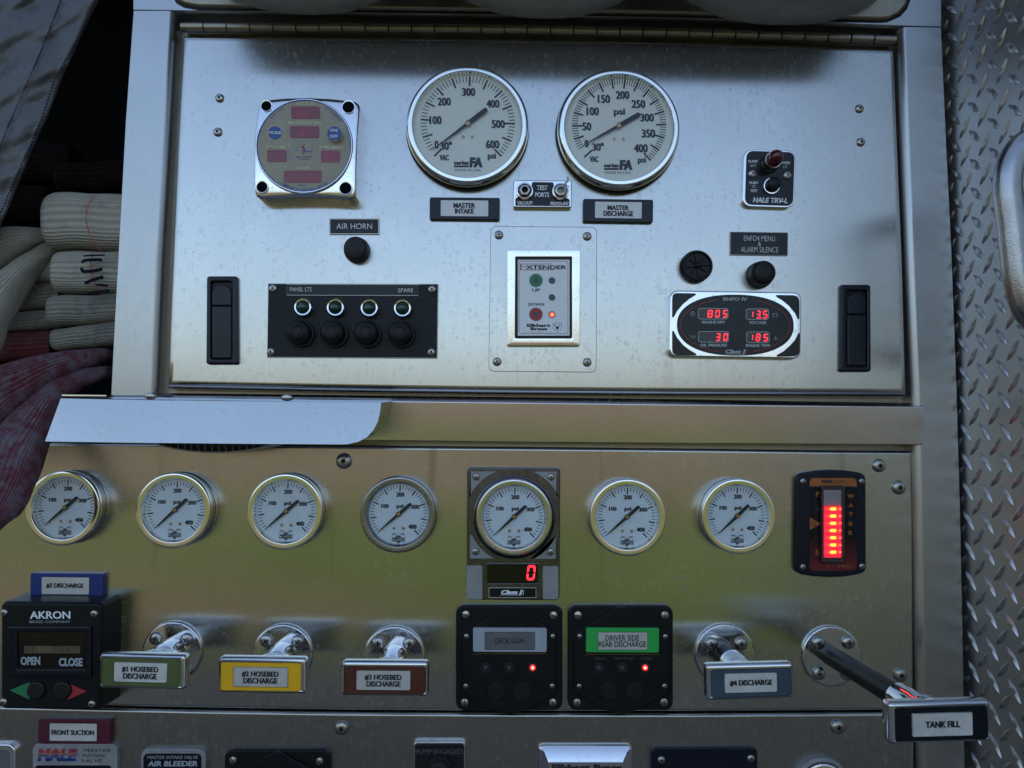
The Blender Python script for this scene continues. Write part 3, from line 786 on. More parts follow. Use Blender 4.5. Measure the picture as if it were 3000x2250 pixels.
# ============================================================ tarp, hoses
from mathutils import noise as mn
def hose(name, A, B, h0, bulge, mat, parent=None, n=46, m=24, power=.62, back=None, org=None, closed_end=True, urep=8):
    A = resample(A, n); B = resample(B, n); v, f, uv = [], [], []; h_seed = A[0].y * .1
    hs = h0 if isinstance(h0, (list, tuple)) else [h0, h0]
    hr = [p.x for p in resample([(q, 0) for q in hs], n)] if len(set(hs)) > 1 else [hs[0]] * n
    Lacc = 0
    for i in range(n):
        if i: Lacc += ((A[i] + B[i]) / 2 - (A[i - 1] + B[i - 1]) / 2).length / 3000
        wdt = (A[i] - B[i]).length / 3000
        bl = min(bulge, wdt * .5 + .002)
        for k in range(m):
            a = 2 * math.pi * k / m
            c_, s_ = math.cos(a), math.sin(a)
            sx = math.copysign(abs(c_) ** power, c_); sh_ = math.copysign(abs(s_) ** power, s_)
            t = (1 - sx) / 2
            p = A[i].lerp(B[i], t); nz_ = 5.0 * mn.noise((p.x * .012, p.y * .012, len(name) + h_seed)); p = p + V((nz_ * .5, nz_)); hh = hr[i] + bl * sh_ + .0005 * math.sin(i * .45 + k * .4)
            X, Z = P(p.x, p.y, hr[i]); v.append((X, -hh, Z)); uv.append((Lacc * 3, k / m))
    for i in range(n - 1):
        for k in range(m):
            j = (k + 1) % m
            f.append((i * m + k, i * m + j, (i + 1) * m + j, (i + 1) * m + k))
    f.append(tuple(range(m))); f.append(tuple(range((n - 1) * m, n * m)))
    return obj(name, (v, f), mat, parent, uvs=uv, sharp=70)
def hz(pts, z='F'):
    ox, oy, s = ZN[z]; return [(ox + x / s, oy + y / s) for x, y in pts]
def fold(x0, x1, yt, yb, yt1, yb1, r, ytm=None):
    """outline of a folded hose end: rounded left end at x0, running right to x1"""
    r2 = (yb - yt) / 2; yc = (yt + yb) / 2; A, B = [], []
    for k in range(9):
        a = math.radians(90 * k / 8)
        A.append((x0 + r * (1 - math.sin(a)) , yc - r2 * (1 - (1 - math.sin(a)) ** 2) ** .5 if k else yc))
    A = [(x0 + r * (1 - math.cos(math.radians(90 * k / 8))), yc - r2 * math.sin(math.radians(90 * k / 8)) ** .6) for k in range(9)]
    B = [(x, 2 * yc - y) for x, y in A]
    A.append((x1, yt1)); B.append((x1, yb1)); return A, B
def hose_fold(label, a, h, bulge, mat, cat='fire hose', group=None):
    A, B = fold(*a); o = hose('fire_hose', hz(A), hz(B), h, bulge, mat); tag(o, label, cat, group); return o
G1 = 'folded fire hoses stacked in the left compartment'
hose_fold('shade darkened red hose folded back in the dark, touching the frame', (350, 940, 225, 400, 185, 395, 60), -.13, .05, M['hose_shaded'], group=G1)
hose_fold('shade darkened red hose humped in shadow beside the grey tarp', (60, 470, 80, 350, 120, 350, 90), -.16, .05, M['hose_shaded'], group=G1)
hose_fold('shade darkened red folded hose left of the big cream fold', (-120, 330, 352, 590, 352, 590, 30), -.10, .05, M['hose_shaded'], group=G1)
b1 = hose_fold('big cream hose fold with one red thread, topmost against the frame', (300, 940, 402, 740, 410, 760, 100), -.035, .034, M['hose_cream'], group=G1)
b2 = hose_fold('cream hose fold with black marker letters, second against the frame', (350, 940, 757, 1008, 748, 1012, 62), -.033, .028, M['hose_cream'], group=G1)
hose_fold('grimy grey hose fold directly under the marker lettered one', (313, 940, 1020, 1208, 985, 1165, 48), -.03, .022, M['hose_stained'], group=G1)
hose_fold('thin grey beige hose fold just above the hanging red hose', (322, 940, 1212, 1345, 1140, 1300, 60), -.03, .018, M['hose_stained'], group=G1)
hose_fold('ribbed cream hose end half hidden behind the draped cream loop', (165, 420, 765, 940, 755, 935, 40), -.055, .03, M['hose_cream'], group=G1)
hose_fold('stained olive grey hose left of the grimy fold', (40, 400, 960, 1110, 925, 1085, 40), -.06, .024, M['hose_stained'], group=G1)
hose_fold('dark hose with a worn yellowish patch, above the red fold', (-140, 380, 1150, 1245, 1085, 1215, 40), -.058, .022, M['hose_stained'], group=G1)
hose_fold('maroon hose with worn beige patches, under the yellow patched hose', (-160, 350, 1245, 1430, 1222, 1400, 40), -.052, .028, M['hose_red'], group=G1)
# cream loop draped over at the far left
o = hose('fire_hose', hz([(375, 640), (330, 610), (250, 598), (120, 598), (0, 604), (-160, 640), (-900, 760)]), hz([(372, 660), (320, 680), (230, 715), (120, 785), (0, 862), (-160, 980), (-900, 1120)]), [-.04, -.015, .0, 0], .018, M['hose_cream'])
tag(o, 'cream hose loop sweeping left just under the tarp, upper of two', 'fire hose', G1)
o = hose('fire_hose', hz([(385, 690), (340, 678), (260, 706), (130, 790), (0, 872), (-120, 990), (-200, 1150)]), hz([(392, 735), (360, 752), (290, 800), (200, 895), (110, 1040), (30, 1200), (-40, 1400)]), [-.045, -.012, .006, .006], .014, M['hose_cream'])
tag(o, 'cream hose loop hanging to lower left, lower of two', 'fire hose', G1)
# two red hoses draped out over the tray
def f2(p): ox, oy, s = ZN['F2']; return [(ox + x / s, oy + y / s) for x, y in p]
d1 = hose('fire_hose', [(335, 1026), (318, 1023), (270, 1022), (193, 1028), (110, 1042), (40, 1060), (-60, 1095), (-380, 1180)],
          [(335, 1048), (315, 1058)] + f2([(700, 85), (560, 140), (480, 185), (330, 305), (130, 480), (0, 620), (-160, 760), (-1050, 960)]), [-.03, .06, .105, .115, .118], .013, M['hose_drape'], n=60)
tag(d1, 'faded red and grey hose spilling out leftwards, upper of two', 'fire hose', 'red hoses hanging over the tray')
d2 = hose('fire_hose', f2([(905, 60), (870, 60), (700, 75), (560, 120), (430, 180), (290, 290), (130, 430), (0, 560), (-60, 700), (-110, 950), (-140, 1300)]),
          f2([(905, 130), (860, 158), (760, 196), (668, 232), (562, 302), (480, 440), (425, 600), (362, 780), (310, 920), (222, 1150), (132, 1280), (0, 1382), (-100, 1470)]), [-.03, .075, .096, .098, .096, .09, .085], .011, M['hose_drape'], n=70)
tag(d2, 'faded red hose hanging down in front of the first small gauge', 'fire hose', 'red hoses hanging over the tray')
# red thread and marker letters on the folds
def on_fold(pts, z, h, wd, mat, parent, name):
    vf = join(*[ribbon(p, wd, z, h) for p in pts]); return obj(name, vf, mat, parent, recalc=False)
th = [(578, 404), (560, 425), (540, 450), (527, 490), (522, 540), (530, 585), (545, 640), (570, 680), (600, 720), (617, 745)]
th = [(p[0] + (2.2 if i % 2 else -2.2), p[1]) for i, p in enumerate([(q.x, q.y) for q in resample(th, 44)])]
on_fold([th], 'F', .0012, 5, M['redthread'], b1, 'red_thread')
th2 = [(1345, 150), (1330, 250), (1290, 400), (1285, 600), (1310, 750), (1340, 900), (1420, 1080), (1490, 1300), (1530, 1450)]
th2 = [(p[0] + (14 if i % 2 else -14), p[1]) for i, p in enumerate([(q.x, q.y) for q in resample(th2, 34)])]
on_fold([th2], 'Q', -.0030, 34, M['redthread'], b2, 'red_thread')
mk = [[(1050, 225), (1200, 205), (1740, 190)], [(1000, 450), (1020, 390), (1090, 365), (1400, 340), (1560, 335), (1615, 350), (1610, 400)],
      [(1000, 590), (985, 680), (1030, 730), (1300, 710), (1610, 665), (1625, 600)], [(1090, 1110), (1300, 1010), (1620, 915), (1690, 900)], [(1640, 980), (1680, 920)],
      [(1470, 1150), (1620, 1155), (1830, 1195)], [(1190, 1420), (1500, 1385), (1880, 1345)]]
vfs = [ribbon([(q.x, q.y) for q in resample(p, 14)], wd, 'Q', -.0012) for p, wd in zip(mk, (55, 95, 110, 110, 60, 70, 85))]
obj('marker_letters', join(*vfs), M['marker'], b2, recalc=False)
# tarp
Ed = [(640, -140), (640, 0), (520, 250), (400, 520), (300, 780), (210, 960), (150, 1120), (60, 1340), (0, 1470), (-60, 1600)]
Ed = [(x / 2.212, y / 2.212) for x, y in Ed]; Ed[0] = (470, -420)
E2 = resample(Ed, 96); v, f = [], []; nc = 70; from mathutils import noise as mn
def tarp_h(px, py):
    u = (px * .85 - py * .5) / 100; w_ = (px * .5 + py * .85) / 100
    return .012 + .012 * mn.noise((u * .4, w_ * 1.1, 1)) + .0045 * mn.noise((u * .8, w_ * 3.2, 4)) + .0014 * mn.noise((u * 2, w_ * 7, 7))
def tarp_pt(px, py, d=0):
    h = tarp_h(px, py) + d; X, Z = P(px, py, h); return (X, -h, Z)
for i, e in enumerate(E2):
    for k in range(nc):
        t = k / (nc - 1); px_ = e.x + (-560 - e.x) * t if e.x > -150 else e.x - 10 * k / nc
        hem = .0022 if (e.x - px_) < 19 else 0
        roll = -.006 * max(0, 1 - (e.x - px_) / 4) if k < 3 else 0
        v.append(tarp_pt(px_, e.y, hem + roll))
for i in range(len(E2) - 1):
    for k in range(nc - 1): f.append((i * nc + k, i * nc + k + 1, (i + 1) * nc + k + 1, (i + 1) * nc + k))
X, Z = P(80, 250, .012)
tp = root('tarp', 'grey vinyl cover flap with stitched hem hanging at the top left', 'tarp', X, Z, .012)
obj('flap', (v, f), M['tarp'], tp, sharp=80, recalc=False)
def stitches(pts, wd=.0009):
    ps = resample(pts, 150); out = []
    for i in range(0, 149, 2): out.append(tube([tarp_pt(ps[i].x, ps[i].y, .0026), tarp_pt(ps[i + 1].x, ps[i + 1].y, .0026)], wd, 6))
    return join(*out)
s1 = [(395, 0), (330, 170), (250, 370), (140, 620), (60, 800), (0, 950), (-60, 1100)]
s2 = [(620, 0), (500, 260), (350, 520), (280, 740), (190, 960), (110, 1130), (0, 1390), (-40, 1480)]
for s in (s1, s2): obj('stitching', stitches([(x / 2.212, y / 2.212) for x, y in s]), M['thread'], tp)

# ============================================================ helpers for fitted items
def RRS(z, box_, r, h0, h1, b=0.0, tilt=0.0, taper=0.0):
    return solid(RR(z, *box_, r, h1, tilt, taper), h0, h1, b)
def item(name, label, cat, z, cx, cy, h, group=None):
    X, Z = P(cx, cy, h, z); return root(name, label, cat, X, Z, h, group)
def frame_rr(z, o_, i_, ro, ri, h0, h1, b, hin, tilt=0.0, taper=0.0):
    return ringsolid(RR(z, *o_, ro, h1, tilt, taper), RR(z, *i_, ri, h1, tilt * (i_[2] - i_[0]) / (o_[2] - o_[0]), taper), h0, h1, b, hin)
def disc(z, cx, cy, r, h0, h1, b=0.0, n=40):
    X, Z = P(cx, cy, h1, z); return solid(circ(X, Z, MPX(cx, cy, r, h1, z), n), h0, h1, b)
def ring(z, cx, cy, ro, ri, h0, h1, b=0.0, hin=None, n=48):
    X, Z = P(cx, cy, h1, z); return ringsolid(circ(X, Z, MPX(cx, cy, ro, h1, z), n), circ(X, Z, MPX(cx, cy, ri, h1, z), n), h0, h1, b, hin)
def poly(z, pts, h): return flat(W(pts, z, h), h)
SEG = {'0': 'abcdef', '1': 'bc', '3': 'abcdg', '5': 'acdfg', '8': 'abcdefg'}
def seg7(ch, x0, y0, x1, y1, z, h, sl=0.10, t=.14):
    w_, hh = x1 - x0, y1 - y0; T = t * hh; out = []
    def q(pts):
        return poly(z, [(x0 + sl * hh * (1 - v) + u * (w_ - sl * hh), y0 + v * hh) for u, v in pts], h)
    a, b = T / w_ / 1.0, T / hh
    g = .02
    segs = {'a': [(a * .4, 0), (1 - a * .4, 0), (1 - a, b), (a, b)], 'd': [(a, 1 - b), (1 - a, 1 - b), (1 - a * .4, 1), (a * .4, 1)],
            'g': [(a * .8, .5 - b / 2), (1 - a * .8, .5 - b / 2), (1 - a * .4, .5), (1 - a * .8, .5 + b / 2), (a * .8, .5 + b / 2), (a * .4, .5)],
            'f': [(0, b * .5), (a, b * 1.1), (a, .5 - b * .6), (0, .5 - g)], 'e': [(0, .5 + g), (a, .5 + b * .6), (a, 1 - b * 1.1), (0, 1 - b * .5)],
            'b': [(1 - a, b * 1.1), (1, b * .5), (1, .5 - g), (1 - a, .5 - b * .6)], 'c': [(1 - a, .5 + b * .6), (1, .5 + g), (1, 1 - b * .5), (1 - a, 1 - b * 1.1)]}
    return join(*[q(segs[c]) for c in SEG[ch]])

# ============================================================ label plates
def label_plate(label, z, outer, inner, rows, colour, h0, th=.0045, r=12, tilt=0.0, inner_mat='silver_tag', ink='ink', group='coloured name plates', worn=False):
    cx, cy = (outer[0] + outer[2]) / 2, (outer[1] + outer[3]) / 2
    it = item('name_plate', label, 'name plate', z, cx, cy, h0, group)
    obj('plate', RRS(z, outer, r, h0, h0 + th, .0008, tilt), M[colour], it)
    k = (inner[2] - inner[0]) / (outer[2] - outer[0])
    obj('tag', RRS(z, inner, r * .6, h0 + th - .0002, h0 + th + .0003, .0001, tilt * k), M[inner_mat], it)
    obj('tag_edge', ribbon(rrpx(*inner, r * .6, tilt * k), 2.2, z, h0 + th + .0004, True), M['ink'], it, recalc=False)
    for s, bx in rows: text(s, bx, z, h0 + th + .0005, M[ink], it, .018, tilt=tilt * (bx[2] - bx[0]) / (outer[2] - outer[0]))
    return it
label_plate('dark navy name plate reading MASTER INTAKE under the left large gauge', 2, (572, 1279, 1027, 1424), (643, 1297, 953, 1402), [('MASTER', (728, 1315, 867, 1347)), ('INTAKE', (737, 1352, 857, 1384))], 'navy', 0, tilt=4)
label_plate('dark navy name plate reading MASTER DISCHARGE under the right large gauge', 2, (1567, 1290, 2021, 1440), (1643, 1307, 1948, 1415), [('MASTER', (1726, 1330, 1863, 1362)), ('DISCHARGE', (1700, 1367, 1890, 1400))], 'navy', 0, tilt=6)
label_plate('royal blue name plate reading #3 DISCHARGE above the black controller', 7, (195, 398, 665, 552), (268, 422, 578, 534), [('#3 DISCHARGE', (300, 462, 540, 494))], 'blue_tag', LB, tilt=4, inner_mat='brass_tag' if 'brass_tag' in M else 'silver_tag', th=.006)
label_plate('maroon name plate reading FRONT SUCTION at the bottom left', 'J', (245, 105, 715, 264), (320, 131, 628, 246), [('FRONT SUCTION', (335, 175, 608, 207))], 'maroon_tag', LB, tilt=4, inner_mat='white_tag', th=.006)
def engraved(label, z, outer, rows, rim=True, tilt=0.0, group='engraved black labels'):
    it = item('engraved_label', label, 'label', z, (outer[0] + outer[2]) / 2, (outer[1] + outer[3]) / 2, 0, group)
    obj('plate', RRS(z, outer, 1.5, 0, .0018, .0002, tilt), M['cream'] if False else M['silver_tag'], it)
    q = (outer[0] + 3, outer[1] + 3, outer[2] - 3, outer[3] - 3)
    obj('face', RRS(z, q, 1.5, .0017, .0020, .0001, tilt), M['black_gloss'], it)
    for s, bx, bd in rows: text(s, bx, z, .0022, M['white'], it, bd, tilt=tilt * (bx[2] - bx[0]) / (outer[2] - outer[0]))
ZN['x'] = (0, 0, 1)
engraved('engraved black AIR HORN label above the faded round push button', 'x', (964.5, 639.5, 1111, 686.5), [('AIR HORN', (985.5, 654.5, 1090, 671), -.004)])
engraved('engraved black label reading MENU & ALARM SILENCE above the glossy button', 3, (307, 1503, 683, 1654), [('ENFO4 MENU', (397, 1528, 598, 1562), -.012), ('&', (488, 1568, 508, 1593), -.012), ('ALARM SILENCE', (378, 1600, 620, 1636), -.012)], tilt=5)

# ============================================================ push buttons and lamps
def push_button(label, z, cx, cy, r, bx, by, br, h, mat='rubber', collar='rubber_grey', parent=None):
    it = item('push_button', label, 'push button', z, bx, by, 0, 'round rubber push buttons') if parent is None else parent
    X, Z = P(bx, by, .004, z); R_ = MPX(bx, by, br, .004, z)
    base = obj('collar', lathe(X, Z, [(R_, 0), (R_, .004), (R_ * .96, .006), (R_ * .86, .0065)], 48), M[collar], it)
    X1, Z1 = P(cx, cy, h, z); R1 = MPX(cx, cy, r, h, z); X1 = X + (X1 - X) * .35; Z1 = Z + (Z1 - Z) * .35
    obj('cap', lathe(X1, Z1, [(R1 * 1.0, .003), (R1, h * .66), (R1 * .95, h * .84), (R1 * .8, h * .95), (R1 * .5, h), (R1 * .42, h * 1.005), (0, h * 1.01)], 48), M[mat], it)
    return it
push_button('faded dark grey push button below the AIR HORN label', 'x', 1041.5, 727, 36, 1045, 732, 38, .016, 'rubber_grey')
push_button('glossy black push button under the alarm silence label', 6, 528, 104, 80, 502, 122, 86, .020, 'rubber')
# alarm sounder
it = item('alarm_sounder', 'round black alarm sounder with knurled rim and eight spokes', 'sounder', 'R', 855, 262, 0)
X, Z = P(855, 255, .008, 'R'); R_ = MPX(855, 255, 240, .008, 'R')
kn = []
for k in range(180): kn.append((X + (R_ + (.0003 if k % 2 else -.0003)) * math.cos(2 * math.pi * k / 180), Z + (R_ + (.0003 if k % 2 else -.0003)) * math.sin(2 * math.pi * k / 180)))
obj('rim', rings([(kn, 0), (kn, .0085), (circ(X, Z, R_ * .93, 180), .0108), (circ(X, Z, R_ * .86, 180), .0108), (circ(X, Z, R_ * .80, 180), .0085)]), M['rubber'], it)
sp = []
for k in range(8):
    a = math.pi / 4 * k + .12; r0, r1 = R_ * .2, R_ * (.8 if k % 2 == 0 else .62); wd = .0011 if k % 2 == 0 else .0005
    d = V((math.cos(a), math.sin(a))); nrm = V((-d.y, d.x)) * wd
    sp.append(solid([tuple(V((X, Z)) + d * r0 + nrm), tuple(V((X, Z)) + d * r1 + nrm * 1.3), tuple(V((X, Z)) + d * r1 - nrm * 1.3), tuple(V((X, Z)) + d * r0 - nrm)], .0084, .0102, .0004))
obj('spokes', join(*sp), M['rubber'], it)
obj('hub', lathe(X, Z, [(R_ * .2, .0084), (R_ * .18, .0108), (R_ * .1, .0116), (0, .0119)], 24), M['black_gloss'], it)

# ============================================================ switch panel
it = item('switch_panel', 'black leatherette switch plate with four green lamps and four buttons', 'switch panel', 'x', 1032, 940, 0)
obj('backing', solid(W([(785, 830), (1284, 831.5), (1281, 1050), (782, 1047)], 'x', .0022), 0, .0022, .0002), M['silver_tag'], it)
obj('face', solid(W([(786.5, 831.5), (1282.5, 833), (1279.5, 1048), (783.5, 1045.3)], 'x', .0025), .002, .0026, .0002), M['leather'], it)
obj('label_strip', solid(W([(838.6, 831.8), (1226.5, 833), (1226.5, 866.5), (838.6, 865)], 'x', .003), .0026, .0033, .0001), M['black_gloss'], it)
obj('strip_line', ribbon([(839.5, 832.5), (1226, 833.6), (1226, 866), (839.5, 864.6)], 1.3, 'x', .0034, True), M['silver_tag'], it, recalc=False)
text('PANEL LTS', (1880, 203, 2020, 229), 4, .0035, M['white'], it, -.008)
text('SPARE', (368, 209, 466, 235), 5, .0035, M['white'], it, -.008)
for zn, cx, cy in ((4, 1770, 211), (4, 1756, 622), (5, 588, 217), (5, 583, 623)): zscrew(zn, cx, cy, 27, .0026, it)
for k, (lx, bx_) in enumerate(zip((887.2, 982.6, 1081.8, 1179.2), (879.5, 978, 1075.5, 1174))):
    ly = 900 + k * 1.0; X, Z = P(lx, ly, .008, 'x'); R_ = MPX(lx, ly, 29.5, .008, 'x')
    lm = obj('lamp_bezel', lathe(X, Z, [(R_, .0026), (R_, .0045), (R_ * .95, .0075), (R_ * .82, .009), (R_ * .68, .0088), (R_ * .62, .006)], 44), M['chrome'], it)
    obj('lens', lathe(X, Z, [(R_ * .63, .0055), (R_ * .6, .008), (R_ * .45, .0105), (R_ * .2, .0118), (0, .012)], 36), M['lens_green'], lm)
    by = 975.5 + k * .7; X, Z = P(bx_ + 3, by + 2.5, .006, 'x'); R_ = MPX(bx_, by, 38.5, .006, 'x')
    cb = obj('button_collar', lathe(X, Z, [(R_ * 1.03, .0026), (R_ * 1.03, .005), (R_ * .98, .007), (R_ * .85, .0072)], 44), M['rubber_grey'], it)
    R1 = R_ * .92
    obj('button_cap', lathe(X - (.0008 if k > 1 else .0011), Z + .0008, [(R1, .005), (R1, .012), (R1 * .95, .0145), (R1 * .8, .0165), (R1 * .5, .0178), (R1 * .42, .0176), (R1 * .38, .0182), (0, .0185)], 44), M['rubber'], cb)

# ============================================================ gauges
def dial_ticks(cx, cy, angs, ro, ri, wd, z, h):
    out = []
    for a in angs:
        c, s = math.cos(math.radians(a)), math.sin(math.radians(a))
        out.append(ribbon([(cx + ro * c, cy - ro * s), (cx + ri * c, cy - ri * s)], wd, z, h))
    return join(*out)
def needle(hx, hy, ang, tip, tail, w0, wt, z, h, hubr):
    c, s = math.cos(math.radians(ang)), math.sin(math.radians(ang)); nx, ny = -s, c
    def q(u, w_): return (hx + u * c + w_ * nx, hy - (u * s + w_ * ny))
    pts = [q(tip, 1), q(tip * .5, w0 * .42), q(hubr * .7, w0 * .6), q(0, hubr), q(-hubr * .7, wt * .9)]
    pts += [q(-tail + wt * .5, wt)] + [q(-tail - wt * math.sin(a) * .9 + wt * .5, wt * math.cos(a)) for a in (.5, 1.0, 1.57, 2.1, 2.6)] + [q(-tail + wt * .5, -wt)]
    pts += [q(-hubr * .7, -wt * .9), q(0, -hubr), q(hubr * .7, -w0 * .6), q(tip * .5, -w0 * .42), q(tip, -1)]
    return solid(W(pts, z, h), h - .0006, h)
def big_gauge(label, hx, hy, bx, by, R, marks, nums, needle_ang, ntip, extra):
    z = 2
    it = item('pressure_gauge', label, 'pressure gauge', z, bx, by + 25, 0, 'large master gauges')
    H_ = .017; X, Z = P(bx, by, H_, z); r = MPX(bx, by, R, H_, z)
    X0, Z0 = X, Z
    obj('gasket', lathe(X - .0003, Z - .0005, [(r * 1.012, 0), (r * 1.012, .0035), (r * .98, .0045)], 96), M['rubber'], it)
    obj('bezel', lathe(X, Z, [(r * .985, .003), (r, .006), (r, H_ - .0060), (r * .992, H_ - .0035), (r * .972, H_ - .0011), (r * .955, H_ - .0002), (r * .94, H_), (r * .895, H_ - .00005), (r * .875, H_ - .0014), (r * .872, H_ - .0062)], 110), M['bezel'], it, sharp=40)
    hd = H_ - .0060
    DX, DZ = X, Z
    obj('dial', solid(circ(DX, DZ, r * .874, 90), hd - .002, hd), M['dial'], it)
    hp_ = hd + .00025
    obj('scale_markings', join(dial_ticks(hx, hy, marks[0], 306, 240, 11.5, z, hp_), dial_ticks(hx, hy, marks[1], 306, 266, 5.2, z, hp_)), M['ink'], it, recalc=False)
    for s, b_ in nums: text(s, b_, z, hp_, M['ink'], it, .012)
    for f_ in extra: f_(it, z, hp_)
    obj('pointer', needle(hx, hy, needle_ang, ntip, 150, 15, 15, z, hd + .003, 21), M['ink'], it)
    obj('hub', disc(z, hx, hy, 16, hd + .0025, hd + .0042, .0004, 24), M['copper'], it)
    for dx in (-31, 28):
        obj('rivet', disc(z, hx + dx, hy + 88, 10, hd, hd + .0008, .0003, 16), M['copper'], it)
    obj('stop_pin', poly(z, [(hx - 13, hy - 334), (hx + 3, hy - 334), (hx + 3, hy - 323), (hx - 13, hy - 323)], hp_), M['ink'], it, recalc=False)
    obj('glass', solid(circ(DX, DZ, r * .874, 60), H_ - .0026, H_ - .0020), M['glass'], it)
    return it
def fa_logo(cx, cy):
    def f_(it, z, h):
        text('series', (cx - 90, cy - 38, cx + 5, cy - 12), z, h, M['ink'], it, .03)
        obj('logo_bar', poly(z, [(cx - 90, cy - 8), (cx + 5, cy - 8), (cx + 5, cy + 4), (cx - 90, cy + 4)], h), M['ink'], it, recalc=False)
        text('FA', (cx + 12, cy - 60, cx + 92, cy + 4), z, h, M['ink'], it, .045, .1)
        text('MADE IN USA', (cx - 84, cy + 14, cx + 84, cy + 30), z, h, M['ink'], it, 0)
    return f_
ai = lambda p: 219.5 - .44 * p
big_gauge('large MASTER INTAKE gauge scaled to 600 psi, left of the two big dials', 820, 798, 816, 802, 401,
          ([224.5] + [ai(p) for p in range(50, 601, 50)], [ai(p) for p in range(0, 600, 10) if p % 50]),
          [('300', (784, 570, 866, 622)), ('200', (626, 633, 708, 684)), ('100', (573, 752, 648, 805)), ('400', (942, 647, 1023, 698)), ('500', (976, 778, 1058, 830)), ('600', (938, 909, 1022, 962)),
           ('0', (606, 911, 628, 963)), ('30"', (642, 919, 715, 972)), ('VAC', (638, 1003, 695, 1040)), ('psi', (950, 992, 1000, 1040))], 217, 287, [fa_logo(820, 1080)])
ad = lambda p: 213.3 - .6535 * p
big_gauge('large MASTER DISCHARGE gauge scaled to 400 psi, right of the two big dials', 1800, 812, 1802, 822, 400,
          ([222.5] + [ad(p) for p in range(25, 401, 25)], [ad(p) for p in range(0, 400, 5) if p % 25]),
          [('200', (1781, 590, 1865, 642)), ('150', (1663, 615, 1740, 668)), ('250', (1883, 648, 1968, 700)), ('100', (1591, 695, 1668, 748)), ('300', (1939, 736, 2024, 788)), ('50', (1563, 793, 1618, 845)), ('350', (1948, 838, 2032, 892)),
           ('400', (1898, 934, 1984, 988)), ('0', (1579, 906, 1601, 955)), ('30"', (1627, 927, 1699, 978)), ('VAC', (1611, 1013, 1665, 1050)), ('psi', (1923, 1019, 1972, 1065)), ('psi', (1768, 703, 1837, 756))], 209, 272, [fa_logo(1792, 1097)])

